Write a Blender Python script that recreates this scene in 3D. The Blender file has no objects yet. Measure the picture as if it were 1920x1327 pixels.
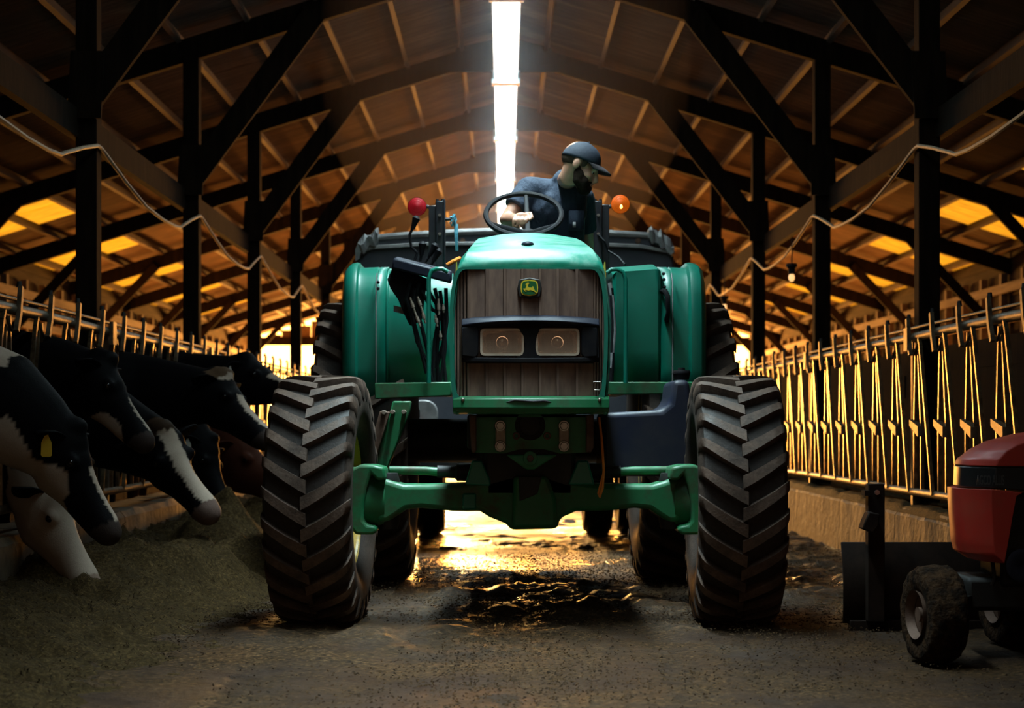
import bpy, bmesh, math, random
import numpy as np
from mathutils import Vector, Matrix, noise as mn

random.seed(7)
SC = bpy.context.scene
COL = SC.collection
PI = math.pi
R = math.radians

# ------------------------------------------------------------------ camera
CAMZ = 0.976
F = 3300.0            # focal length in pixels of a 1920 wide frame
CX, CY = 945.0, 795.0  # principal point (vanishing point of the barn)
cam = bpy.data.cameras.new('camera')
camo = bpy.data.objects.new('camera', cam)
COL.objects.link(camo)
camo.location = (0, 0, CAMZ)
camo.rotation_euler = (R(90), 0, 0)
cam.sensor_width = 36.0
cam.lens = F / 1920 * 36.0
cam.shift_x = (960 - CX) / 1920
cam.shift_y = (CY - 663.5) / 1920
cam.clip_end = 400
cam.dof.use_dof = True
cam.dof.focus_distance = 8.4
cam.dof.aperture_fstop = 3.2
SC.camera = camo

SC.view_settings.view_transform = 'Standard'
SC.view_settings.look = 'None'
SC.view_settings.gamma = 1
SC.view_settings.use_curve_mapping = False
SC.view_settings.exposure = 0.0
SC.cycles.max_bounces = 8
SC.cycles.diffuse_bounces = 3
SC.cycles.glossy_bounces = 3
SC.cycles.transmission_bounces = 6
SC.cycles.volume_bounces = 0
SC.cycles.sample_clamp_indirect = 4.0
SC.cycles.use_denoising = True

# ------------------------------------------------------------------ sky: low sunset glow beyond the far end
SUN_DIR = Vector((-0.05, 1.0, 0.078)).normalized()
w = bpy.data.worlds.new('world')
SC.world = w
w.use_nodes = True
nt = w.node_tree
nt.nodes.clear()
def wn(t): return nt.nodes.new(t)
tc = wn('ShaderNodeTexCoord')
dot = wn('ShaderNodeVectorMath'); dot.operation = 'DOT_PRODUCT'
dot.inputs[1].default_value = SUN_DIR
nt.links.new(tc.outputs['Generated'], dot.inputs[0])
mx = wn('ShaderNodeMath'); mx.operation = 'MAXIMUM'; mx.inputs[1].default_value = 0
nt.links.new(dot.outputs['Value'], mx.inputs[0])
pw = wn('ShaderNodeMath'); pw.operation = 'POWER'; pw.inputs[1].default_value = 5.0
nt.links.new(mx.outputs[0], pw.inputs[0])
mixc = wn('ShaderNodeMix'); mixc.data_type = 'RGBA'
nt.links.new(pw.outputs[0], mixc.inputs['Factor'])
mixc.inputs['A'].default_value = (0.19, 0.125, 0.082, 1)
mixc.inputs['B'].default_value = (16.0, 6.4, 1.2, 1)
bg = wn('ShaderNodeBackground')
nt.links.new(mixc.outputs['Result'], bg.inputs['Color'])
bg.inputs['Strength'].default_value = 1.0
wo = wn('ShaderNodeOutputWorld')
nt.links.new(bg.outputs[0], wo.inputs['Surface'])

sl = bpy.data.lights.new('sun', 'SUN')
sl.energy = 1.5
sl.color = (1.0, 0.55, 0.18)
sl.angle = R(1.5)
so = bpy.data.objects.new('sun', sl)
COL.objects.link(so)
so.rotation_euler = SUN_DIR.to_track_quat('Z', 'Y').to_euler()

def portal(name, loc, rot, sx, sy):
    l = bpy.data.lights.new(name, 'AREA')
    l.shape = 'RECTANGLE'; l.size = sx; l.size_y = sy
    l.cycles.is_portal = True
    o = bpy.data.objects.new(name, l)
    COL.objects.link(o)
    o.location = loc; o.rotation_euler = rot
al = bpy.data.lights.new('far_end_glow', 'AREA')
al.shape = 'RECTANGLE'; al.size = 13.0; al.size_y = 2.2
al.energy = 9000.0; al.color = (1.0, 0.40, 0.07)
ao = bpy.data.objects.new('far_end_glow', al)
COL.objects.link(ao)
ao.location = (0, 46.55, 1.35); ao.rotation_euler = (R(-98), 0, 0)   # evening light coming in through the open far end
for sx_ in (-1, 1):      # lamps added low at each side wall, aimed up to brighten the roof
    dl = bpy.data.lights.new('added_roof_fill', 'AREA'); dl.shape = 'RECTANGLE'; dl.size = 1.1; dl.size_y = 23.0
    dl.energy = 2300.0; dl.color = (1.0, 0.36, 0.055)
    do = bpy.data.objects.new('added_roof_fill', dl); COL.objects.link(do)
    do.location = (sx_ * 6.72, 34.8, 0.72)
    do.rotation_euler = (0, sx_ * R(125), 0)
LAMP_E = 12.0
LAMP_W = 85.0; LAMP_SPREAD = 57   # each ridge light's watts; its louvre throws the light down in a cone (degrees)     # radiance of the ridge lights' diffusers

# ------------------------------------------------------------------ helpers
def P(px, py, Y):
    """photograph pixel at a known true depth Y -> world point"""
    return Vector(((px - CX) * Y / F, Y, CAMZ - (py - CY) * Y / F))

class MB:
    def __init__(s):
        s.v = []; s.f = []
    def add(s, vs, fs):
        b = len(s.v)
        s.v += [tuple(v) for v in vs]
        s.f += [tuple(i + b for i in f) for f in fs]
        return s
    def box(s, lo, hi, M=None):
        x0, y0, z0 = lo; x1, y1, z1 = hi
        vs = [Vector(p) for p in ((x0,y0,z0),(x1,y0,z0),(x1,y1,z0),(x0,y1,z0),(x0,y0,z1),(x1,y0,z1),(x1,y1,z1),(x0,y1,z1))]
        if M is not None: vs = [M @ v for v in vs]
        return s.add(vs, [(0,3,2,1),(4,5,6,7),(0,1,5,4),(1,2,6,5),(2,3,7,6),(3,0,4,7)])
    def beam(s, a, b, wx, wz, up=(0,0,1)):
        """rectangular bar from a to b; wz along the projected up, wx across"""
        a = Vector(a); b = Vector(b)
        d = (b - a).normalized(); up = Vector(up)
        x = d.cross(up)
        if x.length < 1e-4: x = d.cross(Vector((1,0,0)))
        x.normalize(); z = x.cross(d)
        vs = []
        for p in (a, b):
            for sx, sz in ((-1,-1),(1,-1),(1,1),(-1,1)):
                vs.append(p + x * (sx * wx / 2) + z * (sz * wz / 2))
        return s.add(vs, [(3,2,1,0),(4,5,6,7),(0,1,5,4),(1,2,6,5),(2,3,7,6),(3,0,4,7)])
    def prism(s, poly, y0, y1, taper=1.0):
        """polygon in the xz plane extruded along y"""
        n = len(poly)
        vs = [(p[0], y0, p[1]) for p in poly] + [(p[0], y1, p[1]) for p in poly]
        fs = [tuple(range(n)), tuple(range(2*n-1, n-1, -1))]
        for i in range(n):
            j = (i + 1) % n
            fs.append((i, j, n + j, n + i))
        return s.add(vs, fs)
    def prism_x(s, poly, x0, x1):
        n = len(poly)
        vs = [(x0, p[0], p[1]) for p in poly] + [(x1, p[0], p[1]) for p in poly]
        fs = [tuple(range(n)), tuple(range(2*n-1, n-1, -1))]
        for i in range(n):
            j = (i + 1) % n
            fs.append((i, j, n + j, n + i))
        return s.add(vs, fs)
    def loft(s, rings, cap=True, closed=True):
        n = len(rings[0]); vs = []; fs = []
        for r in rings: vs += list(r)
        for k in range(len(rings) - 1):
            for i in range(n if closed else n - 1):
                j = (i + 1) % n
                fs.append((k*n+i, k*n+j, (k+1)*n+j, (k+1)*n+i))
        if cap and closed:
            fs.append(tuple(range(n-1, -1, -1)))
            fs.append(tuple(range((len(rings)-1)*n, len(rings)*n)))
        return s.add(vs, fs)
    def tube(s, pts, r, n=8, up=None, rh=None, caps=False):
        """tube along pts; r radius or list; rh second radius (along up)"""
        pts = [Vector(p) for p in pts]
        m = len(pts)
        rs = r if isinstance(r, (list, tuple)) else [r] * m
        hs = rh if isinstance(rh, (list, tuple)) else ([rh] * m if rh else rs)
        rings = []; px = None
        for i in range(m):
            d = (pts[min(i+1, m-1)] - pts[max(i-1, 0)])
            d = d.normalized() if d.length > 1e-9 else Vector((0,0,1))
            if up is not None:
                z = Vector(up) - d * d.dot(Vector(up))
                if z.length < 1e-4: z = d.orthogonal()
                z.normalize(); x = d.cross(z)
            else:
                if px is None:
                    x = d.orthogonal().normalized()
                else:
                    x = px - d * d.dot(px)
                    x = x.normalized() if x.length > 1e-6 else d.orthogonal().normalized()
                z = x.cross(d)
            px = x
            rings.append([pts[i] + x * (math.cos(2*PI*k/n) * rs[i]) + z * (math.sin(2*PI*k/n) * hs[i]) for k in range(n)])
        if caps:
            def capr(ring, c, d, rr):
                out = []
                for a in (0.45, 0.8, 0.97):
                    out.append([c + (p - c) * math.sqrt(1 - a*a) + d * (rr * a) for p in ring])
                return out
            d0 = (pts[0] - pts[1]).normalized(); d1 = (pts[-1] - pts[-2]).normalized()
            rings = capr(rings[0], pts[0], d0, min(rs[0], hs[0]))[::-1] + rings + capr(rings[-1], pts[-1], d1, min(rs[-1], hs[-1]))
        return s.loft(rings)
    def lathe(s, prof, n=32, axis='x', c=(0,0,0), closed=False):
        """profile (a, r) along axis through c"""
        vs = []; m = len(prof); c = Vector(c)
        for k in range(n):
            t = 2*PI*k/n; co, si = math.cos(t), math.sin(t)
            for a, r in prof:
                if axis == 'x': p = (a, r*co, r*si)
                elif axis == 'y': p = (r*co, a, r*si)
                else: p = (r*co, r*si, a)
                vs.append(c + Vector(p))
        fs = []
        for k in range(n):
            kk = (k + 1) % n
            for i in range(m if closed else m - 1):
                j = (i + 1) % m
                fs.append((k*m+i, k*m+j, kk*m+j, kk*m+i))
        return s.add(vs, fs)
    def cyl(s, a, b, r, n=16, r2=None):
        return s.tube([a, b], [r, r if r2 is None else r2], n)
    def ell(s, c, rad, M=None, n=16, m=10):
        vs = []; c = Vector(c)
        M = M or Matrix.Identity(3)
        for i in range(1, m):
            t = PI * i / m
            for k in range(n):
                p = 2*PI*k/n
                vs.append(c + M @ Vector((rad[0]*math.sin(t)*math.cos(p), rad[1]*math.sin(t)*math.sin(p), rad[2]*math.cos(t))))
        fs = []
        for i in range(m - 2):
            for k in range(n):
                kk = (k+1) % n
                fs.append((i*n+k, (i+1)*n+k, (i+1)*n+kk, i*n+kk))
        top = len(vs); vs.append(c + M @ Vector((0,0,rad[2])))
        bot = len(vs); vs.append(c + M @ Vector((0,0,-rad[2])))
        for k in range(n):
            kk = (k+1) % n
            fs.append((top, k, kk)); fs.append((bot, (m-2)*n+kk, (m-2)*n+k))
        return s.add(vs, fs)
    def mesh(s, name, off=(0,0,0), recalc=True):
        me = bpy.data.meshes.new(name)
        o = Vector(off)
        me.from_pydata([Vector(v) - o for v in s.v], [], s.f)
        if recalc:
            bm = bmesh.new(); bm.from_mesh(me)
            bmesh.ops.recalc_face_normals(bm, faces=bm.faces)
            bm.to_mesh(me); bm.free()
        return me

def wpos(o):
    p = Vector((0,0,0))
    while o is not None:
        p = p + Vector(o.location); o = o.parent
    return p

def tag(o, label=None, cat=None, group=None, kind=None):
    if label: o['label'] = label
    if cat: o['category'] = cat
    if group: o['group'] = group
    if kind: o['kind'] = kind
    return o

def link(name, me, mat=None, parent=None, loc=(0,0,0), smooth=False, bevel=0, seg=2):
    o = bpy.data.objects.new(name, me)
    COL.objects.link(o)
    if mat is not None and len(me.materials) == 0: me.materials.append(mat)
    o.location = loc
    if parent is not None: o.parent = parent
    if smooth:
        me.polygons.foreach_set('use_smooth', [True] * len(me.polygons))
        if smooth != 'all':
            me.set_sharp_from_angle(angle=R(38))
    if bevel:
        b = o.modifiers.new('bevel', 'BEVEL')
        b.width = bevel; b.segments = seg; b.limit_method = 'ANGLE'; b.angle_limit = R(35)
        b.harden_normals = False
    return o

def part(name, mb, mat, parent=None, smooth=True, bevel=0, label=None, local=False, kind=None, seg=2):
    """mesh in world coordinates (or the thing's own, local=True) hung under its thing"""
    off = (0,0,0) if (local or parent is None) else wpos(parent)
    o = link(name, mb.mesh(name, off), mat, parent, smooth=smooth, bevel=bevel, seg=seg)
    if label: o['label'] = label
    if kind: o['kind'] = kind
    return o

def thing(name, loc, label=None, cat=None, group=None, kind=None):
    o = bpy.data.objects.new(name, None)
    o.empty_display_size = 0.1
    COL.objects.link(o)
    o.location = loc
    return tag(o, label, cat, group, kind)

def solid(name, mb, mat, loc, label, cat, group=None, kind=None, smooth=True, bevel=0):
    """a thing that is one mesh, its origin at loc"""
    o = link(name, mb.mesh(name, loc), mat, None, loc, smooth, bevel)
    return tag(o, label, cat, group, kind)

def shared(name, me, parent, loc, rot=None, scale=None):
    o = bpy.data.objects.new(name, me)
    COL.objects.link(o); o.parent = parent; o.location = loc
    if rot: o.rotation_euler = rot
    if scale: o.scale = scale
    return o

def fuse(mb, name, voxel, smooth_it=6, fac=0.5):
    """union of overlapping closed shapes as one continuous smooth mesh"""
    me = mb.mesh(name + '_raw')
    o = bpy.data.objects.new(name + '_raw', me)
    COL.objects.link(o)
    m = o.modifiers.new('r', 'REMESH'); m.mode = 'VOXEL'; m.voxel_size = voxel
    if smooth_it:
        sm = o.modifiers.new('s', 'SMOOTH'); sm.factor = fac; sm.iterations = smooth_it
    dg = bpy.context.evaluated_depsgraph_get()
    out = bpy.data.meshes.new_from_object(o.evaluated_get(dg))
    out.name = name
    bpy.data.objects.remove(o); bpy.data.meshes.remove(me)
    out.polygons.foreach_set('use_smooth', [True] * len(out.polygons))
    return out

def shift_mesh(me, off):
    me.transform(Matrix.Translation(-Vector(off)))
    return me

# numpy value noise ---------------------------------------------------------
_rs = np.random.RandomState(11)
_lat = _rs.rand(256, 256)
def vnoise(x, y):
    xi = np.floor(x).astype(int); yi = np.floor(y).astype(int)
    fx = x - xi; fy = y - yi
    fx = fx*fx*(3-2*fx); fy = fy*fy*(3-2*fy)
    a = _lat[xi & 255, yi & 255]; b = _lat[(xi+1) & 255, yi & 255]
    c = _lat[xi & 255, (yi+1) & 255]; d = _lat[(xi+1) & 255, (yi+1) & 255]
    return (a*(1-fx)+b*fx)*(1-fy) + (c*(1-fx)+d*fx)*fy
def fbm(x, y, o=4):
    s = 0; a = 0.5; t = 0
    for k in range(o):
        s = s + a * vnoise(x * 2**k + 17*k, y * 2**k + 31*k); t += a; a *= 0.5
    return s / t

# ------------------------------------------------------------------ materials
class NT:
    def __init__(s, name):
        s.m = bpy.data.materials.new(name); s.m.use_nodes = True
        s.t = s.m.node_tree; s.t.nodes.clear()
        s.out = s.n('ShaderNodeOutputMaterial')
        s.b = s.n('ShaderNodeBsdfPrincipled')
        s.l(s.b.outputs[0], s.out.inputs['Surface'])
        s.tc = s.n('ShaderNodeTexCoord')
    def n(s, t): return s.t.nodes.new(t)
    def l(s, a, b): s.t.links.new(a, b)
    def set(s, **k):
        for a, v in k.items(): s.b.inputs[a.replace('_', ' ')].default_value = v
        return s
    def mapping(s, scale, coord='Object'):
        mp = s.n('ShaderNodeMapping'); mp.inputs['Scale'].default_value = scale
        s.l(s.tc.outputs[coord], mp.inputs['Vector']); return mp.outputs[0]
    def noise(s, scale, detail=4, vec=None, rough=0.6):
        x = s.n('ShaderNodeTexNoise'); x.inputs['Scale'].default_value = scale
        x.inputs['Detail'].default_value = detail; x.inputs['Roughness'].default_value = rough
        s.l(vec if vec is not None else s.tc.outputs['Object'], x.inputs['Vector'])
        return x.outputs['Fac']
    def ramp(s, fac, stops):
        x = s.n('ShaderNodeValToRGB'); cr = x.color_ramp
        while len(cr.elements) < len(stops): cr.elements.new(0.5)
        for e, (p, c) in zip(cr.elements, stops):
            e.position = p; e.color = (*c, 1) if len(c) == 3 else c
        s.l(fac, x.inputs[0]); return x.outputs[0]
    def fr(s, fac, a, b, lo=0.0, hi=1.0):
        x = s.n('ShaderNodeMapRange'); x.inputs['From Min'].default_value = lo; x.inputs['From Max'].default_value = hi
        x.inputs['To Min'].default_value = a; x.inputs['To Max'].default_value = b
        s.l(fac, x.inputs['Value']); return x.outputs[0]
    def mix(s, fac, a, b):
        x = s.n('ShaderNodeMix'); x.data_type = 'RGBA'
        for i, v in (('Factor', fac), ('A', a), ('B', b)):
            if isinstance(v, (tuple, list)): x.inputs[i].default_value = (*v, 1) if len(v) == 3 else v
            elif isinstance(v, (int, float)): x.inputs[i].default_value = v
            else: s.l(v, x.inputs[i])
        return x.outputs['Result']
    def attr(s, name):
        x = s.n('ShaderNodeAttribute'); x.attribute_name = name; return x
    def col(s, c): s.l(c, s.b.inputs['Base Color']); return s
    def rough(s, c): s.l(c, s.b.inputs['Roughness']); return s
    def bump(s, h, strength=0.3, dist=0.02):
        x = s.n('ShaderNodeBump'); x.inputs['Strength'].default_value = strength; x.inputs['Distance'].default_value = dist
        s.l(h, x.inputs['Height']); s.l(x.outputs[0], s.b.inputs['Normal']); return s

def simple(name, c1, c2=None, scale=8, rough=0.5, metal=0.0, bump=0.0, stretch=(1,1,1), lo=0.35, hi=0.7, bd=0.01, spec=None, coord='Object'):
    m = NT(name)
    m.set(Roughness=rough, Metallic=metal)
    if spec is not None: m.b.inputs['Specular IOR Level'].default_value = spec
    if c2 is None:
        m.set(Base_Color=(*c1, 1))
    else:
        v = m.mapping(stretch, coord)
        n = m.noise(scale, 5, v)
        m.col(m.ramp(n, [(lo, c1), (hi, c2)]))
    if bump:
        v = m.mapping(stretch, coord)
        m.bump(m.noise(scale * 2.5, 5, v), bump, bd)
    return m.m

MAT = {}
def paint(name, c, dirt, amount=(0.52, 0.78), rough=0.32, scale=5):
    m = NT(name)
    n = m.noise(scale, 7, None, 0.7)
    f = m.ramp(n, [(amount[0], (0,0,0)), (amount[1], (1,1,1))])
    n2 = m.noise(60, 4)
    m.col(m.mix(m.ramp(n2, [(0.6, (0,0,0)), (0.78, (.5,.5,.5))]), m.mix(f, c, dirt), tuple(x*0.6+0.05 for x in c)))
    m.rough(m.fr(n, rough, rough + 0.4, amount[0] - 0.1, amount[1]))
    m.set(Coat_Weight=0.25, Coat_Roughness=0.25)
    m.bump(n2, 0.05, 0.004)
    return m.m
MAT['green'] = paint('green_paint', (0.003, 0.19, 0.125), (0.012, 0.13, 0.085), (0.55, 0.9), 0.36)
MAT['green_dirty'] = paint('green_paint_dirty', (0.006, 0.15, 0.05), (0.07, 0.05, 0.025), (0.5, 0.72), 0.5)
MAT['hood'] = paint('green_hood_paint', (0.004, 0.21, 0.135), (0.16, 0.34, 0.26), (0.42, 0.72), 0.30, 9)
MAT['yellow'] = paint('yellow_rim_paint', (0.62, 0.36, 0.01), (0.16, 0.10, 0.04), (0.45, 0.7), 0.45, 9)
MAT['decal_yellow'] = simple('yellow_decal', (0.75, 0.55, 0.05), rough=0.4)
MAT['emblem_green'] = simple('emblem_green', (0.01, 0.12, 0.03), rough=0.4)
MAT['emblem_yellow'] = simple('emblem_yellow', (0.8, 0.58, 0.04), rough=0.4)
MAT['blackplastic'] = simple('black_plastic', (0.009, 0.009, 0.012), (0.020, 0.017, 0.016), 12, 0.6, spec=0.1)
MAT['bluegrey'] = simple('blue_black_plastic', (0.009, 0.011, 0.024), (0.017, 0.018, 0.030), 10, 0.5, spec=0.25)
MAT['tank'] = simple('dark_blue_tank_plastic', (0.007, 0.011, 0.032), (0.028, 0.026, 0.038), 7, 0.5, bump=0.08)
MAT['grille'] = simple('dusty_grille', (0.16, 0.098, 0.078), (0.29, 0.18, 0.13), 12, 0.6, bump=0.1, stretch=(2.2,1,0.5), spec=.3)
MAT['ropes'] = simple('dark_rollbar_paint', (0.012, 0.013, 0.018), (0.03, 0.03, 0.035), 10, 0.4)
MAT['castblack'] = simple('greasy_iron', (0.006, 0.006, 0.006), (0.02, 0.015, 0.012), 12, 0.6)
MAT['brownsteel'] = simple('rusty_steel', (0.09, 0.045, 0.028), (0.16, 0.09, 0.06), 18, 0.7, 0.3, bump=0.2)
MAT['steel'] = simple('bare_steel', (0.35, 0.32, 0.28), (0.5, 0.45, 0.4), 30, 0.35, 0.9)
MAT['plate'] = simple('worn_plate', (0.32, 0.24, 0.18), (0.42, 0.33, 0.27), 40, 0.55, 0.3)
MAT['chrome'] = simple('chrome', (0.75, 0.7, 0.65), rough=0.12, metal=1.0)
MAT['rubberhose'] = simple('rubber_hose', (0.008, 0.008, 0.009), rough=0.55, spec=0.25)
MAT['galv'] = simple('galvanized_pipe', (0.09, 0.066, 0.042), (0.26, 0.20, 0.135), 22, 0.48, 0.7, bump=0.15, lo=0.3, hi=0.72)
MAT['galvdark'] = simple('worn_steel_bar', (0.16, 0.11, 0.062), (0.46, 0.34, 0.20), 20, 0.34, 0.9, bump=0.05)
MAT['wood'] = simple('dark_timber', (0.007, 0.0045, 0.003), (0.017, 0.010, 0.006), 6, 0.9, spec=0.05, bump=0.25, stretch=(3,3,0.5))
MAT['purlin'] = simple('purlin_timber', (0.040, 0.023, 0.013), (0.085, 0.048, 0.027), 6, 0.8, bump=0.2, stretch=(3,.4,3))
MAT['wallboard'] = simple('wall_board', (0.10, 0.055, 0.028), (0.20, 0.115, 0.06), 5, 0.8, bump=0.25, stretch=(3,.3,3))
MAT['concrete'] = simple('old_concrete', (0.07, 0.048, 0.028), (0.18, 0.13, 0.08), 5, 0.75, bump=0.5, bd=0.02)
MAT['tanksteel'] = simple('grey_tub_steel', (0.055, 0.058, 0.075), (0.09, 0.09, 0.105), 4, 0.6, 0.1, bump=0.06)
MAT['rimsteel'] = simple('pale_rim_steel', (0.2, 0.19, 0.19), (0.36, 0.34, 0.33), 10, 0.55, 0.2)
MAT['plastic_sheet'] = simple('crumpled_sheet', (0.22, 0.22, 0.23), (0.45, 0.44, 0.43), 14, 0.5, bump=0.3)
MAT['cable'] = simple('pale_cable', (0.26, 0.19, 0.12), (0.40, 0.31, 0.21), 20, 0.6)
MAT['red'] = paint('red_hood_paint', (0.55, 0.030, 0.018), (0.46, 0.075, 0.035), (0.45, 0.85), 0.42)
MAT['bladesteel'] = simple('dark_blade_steel', (0.012, 0.007, 0.005), (0.03, 0.017, 0.011), 8, 0.7, 0.0, bump=0.2, spec=.15)
MAT['band'] = simple('black_band', (0.012, 0.012, 0.014), rough=0.45)
MAT['lettering'] = simple('grey_lettering', (0.07, 0.07, 0.072), rough=0.5)
MAT['mudtire'] = simple('mud_caked_rubber', (0.012, 0.006, 0.003), (0.085, 0.042, 0.018), 24, 0.85, bump=0.9, bd=0.03, spec=.1, lo=0.4, hi=0.75)
MAT['tag_yellow'] = simple('yellow_ear_tag', (0.75, 0.45, 0.03), rough=0.5)
MAT['tag_white'] = simple('pale_ear_tag', (0.7, 0.68, 0.6), rough=0.5)
MAT['tag_ink'] = simple('tag_ink', (0.05, 0.03, 0.02), rough=0.6)
MAT['eye'] = simple('dark_eye', (0.006, 0.004, 0.003), rough=0.08)
MAT['eyewhite'] = simple('eye_white', (0.6, 0.55, 0.5), rough=0.2)
MAT['orange_hose'] = simple('orange_tube', (0.75, 0.22, 0.02), rough=0.45)
MAT['twine'] = simple('blue_twine', (0.05, 0.30, 0.42), (0.2, 0.5, 0.6), 60, 0.8)
MAT['leather'] = simple('seat_vinyl', (0.02, 0.02, 0.022), rough=0.5)
MAT['signred'] = simple('orange_red_sticker', (0.55, 0.10, 0.05), rough=0.5)
MAT['housing'] = simple('white_housing', (0.6, 0.62, 0.62), rough=0.5)

def skin_mat():
    m = NT('skin')
    n = m.noise(30, 4)
    m.col(m.ramp(n, [(0.3, (0.46, 0.22, 0.14)), (0.7, (0.56, 0.29, 0.19))]))
    m.set(Roughness=0.45, Subsurface_Weight=0.08, Subsurface_Scale=0.01)
    return m.m
MAT['skin'] = skin_mat()
MAT['shirt'] = simple('navy_cotton', (0.018, 0.028, 0.052), (0.034, 0.048, 0.080), 7, 0.85, bump=0.7, bd=0.03, stretch=(1,1,.5))
MAT['denim'] = simple('dark_denim', (0.02, 0.03, 0.06), (0.03, 0.045, 0.08), 60, 0.85)
MAT['cap'] = simple('navy_cap_cloth', (0.012, 0.017, 0.032), (0.022, 0.028, 0.045), 60, 0.8, bump=0.1)
MAT['capbrim'] = simple('cap_brim_cloth', (0.03, 0.022, 0.026), (0.05, 0.035, 0.038), 60, 0.8)
MAT['hair'] = simple('dark_short_hair', (0.012, 0.007, 0.005), (0.030, 0.018, 0.012), 90, 0.8, bump=0.5, spec=0.08)

def coat_mat():
    m = NT('cow_coat')
    a = m.attr('coat')
    n = m.noise(55, 5)
    m.l(m.mix(m.fr(n, 0.0, 0.2), a.outputs['Color'], (0.012, 0.007, 0.005)), m.b.inputs['Base Color'])
    m.set(Roughness=0.6); m.b.inputs['Specular IOR Level'].default_value = 0.05
    m.bump(m.noise(130, 4), 0.3, 0.006)
    return m.m
MAT['coat'] = coat_mat()

def tire_mat():
    m = NT('tractor_tire_rubber')
    a = m.attr('dust')
    v = m.mapping((1, 1, 1))
    n = m.noise(9, 6, v, 0.7)
    fine = m.noise(70, 4)
    f = m.n('ShaderNodeMath'); f.operation = 'MULTIPLY'
    m.l(a.outputs['Fac'], f.inputs[0]); m.l(m.fr(n, 0.25, 1.25, 0.3, 0.7), f.inputs[1])
    base = m.mix(fine, (0.010, 0.009, 0.010), (0.032, 0.026, 0.022))
    m.col(m.mix(f.outputs[0], base, m.mix(fine, (0.075, 0.042, 0.028), (0.20, 0.13, 0.095))))
    m.rough(m.fr(n, 0.42, 0.75, 0.3, 0.7))
    m.bump(fine, 0.35, 0.006); m.b.inputs['Specular IOR Level'].default_value = 0.25
    return m.m
MAT['tire'] = tire_mat()

def roof_mat():
    m = NT('weathered_roof_underside')
    v = m.mapping((0.6, 16, 1))
    n = m.noise(3.0, 6, v, 0.7)
    big = m.noise(0.8, 3)
    c = m.ramp(n, [(0.35, (0.034, 0.019, 0.013)), (0.5, (0.135, 0.076, 0.044)), (0.72, (0.27, 0.16, 0.09))])
    m.col(m.mix(m.fr(big, 0.0, 0.75, 0.38, 0.62), c, (0.06, 0.033, 0.021)))
    m.set(Roughness=0.75)
    m.bump(n, 0.4, 0.02)
    return m.m
MAT['roof'] = roof_mat()

def translucent(name, c):
    m = NT(name)
    m.set(Base_Color=(*c, 1), Roughness=0.6)
    tr = m.n('ShaderNodeBsdfTranslucent')
    nn = m.noise(2.5, 5, m.mapping((1, 6, 1)))
    m.l(m.ramp(nn, [(0.3, tuple(x * 0.6 for x in c)), (0.65, c)]), tr.inputs['Color'])
    ms = m.n('ShaderNodeMixShader'); ms.inputs[0].default_value = 0.92
    m.l(m.b.outputs[0], ms.inputs[1]); m.l(tr.outputs[0], ms.inputs[2])
    m.l(ms.outputs[0], m.out.inputs['Surface'])
    return m.m
MAT['fibreglass'] = translucent('yellowed_fibreglass', (0.95, 0.80, 0.12))

def emis(name, c, s, base=(0.5,0.5,0.5)):
    m = NT(name); m.set(Base_Color=(*base, 1), Emission_Color=(*c, 1), Emission_Strength=s, Roughness=0.4)
    return m.m
MAT['diffuser'] = emis('glowing_diffuser', (0.70, 0.94, 1.0), LAMP_E, (0.8, 0.8, 0.8))
MAT['lens_red'] = emis('red_lamp_lens', (0.8, 0.01, 0.02), 0.10, (0.38, 0.004, 0.012))
MAT['lens_amber'] = emis('amber_lamp_lens', (1.0, 0.16, 0.004), 0.28, (0.75, 0.11, 0.004))
MAT['bulb_hot'] = emis('lit_bulb', (1.0, 0.5, 0.08), 6.0)
MAT['bowl_glow'] = emis('added_headlight_glow', (1.0, 0.66, 0.42), 6.0)  # glow added only to brighten the headlight bowls
MAT['bulb_warm'] = emis('warm_bulb', (1.0, 0.55, 0.2), 1.2)

def lens_glass():
    m = NT('headlight_glass')
    g = m.n('ShaderNodeBsdfGlossy'); g.inputs['Roughness'].default_value = 0.08
    tr = m.n('ShaderNodeBsdfTransparent'); tr.inputs['Color'].default_value = (1, 0.93, 0.86, 1)
    df = m.n('ShaderNodeBsdfDiffuse'); df.inputs['Color'].default_value = (0.9, 0.68, 0.52, 1)
    ms = m.n('ShaderNodeMixShader'); ms.inputs[0].default_value = 0.14
    m.l(tr.outputs[0], ms.inputs[1]); m.l(g.outputs[0], ms.inputs[2])
    m2 = m.n('ShaderNodeMixShader'); m2.inputs[0].default_value = 0.20
    m.l(ms.outputs[0], m2.inputs[1]); m.l(df.outputs[0], m2.inputs[2]); m.l(m2.outputs[0], m.out.inputs['Surface'])
    return m.m
MAT['glass'] = lens_glass()
MAT['reflector'] = simple('headlight_reflector', (0.80, 0.60, 0.45), (0.95, 0.76, 0.6), 30, 0.2, 0.85, bump=0.25)
MAT['lampframe'] = simple('headlight_bezel', (0.60, 0.44, 0.31), (0.78, 0.60, 0.45), 20, 0.45)

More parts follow.
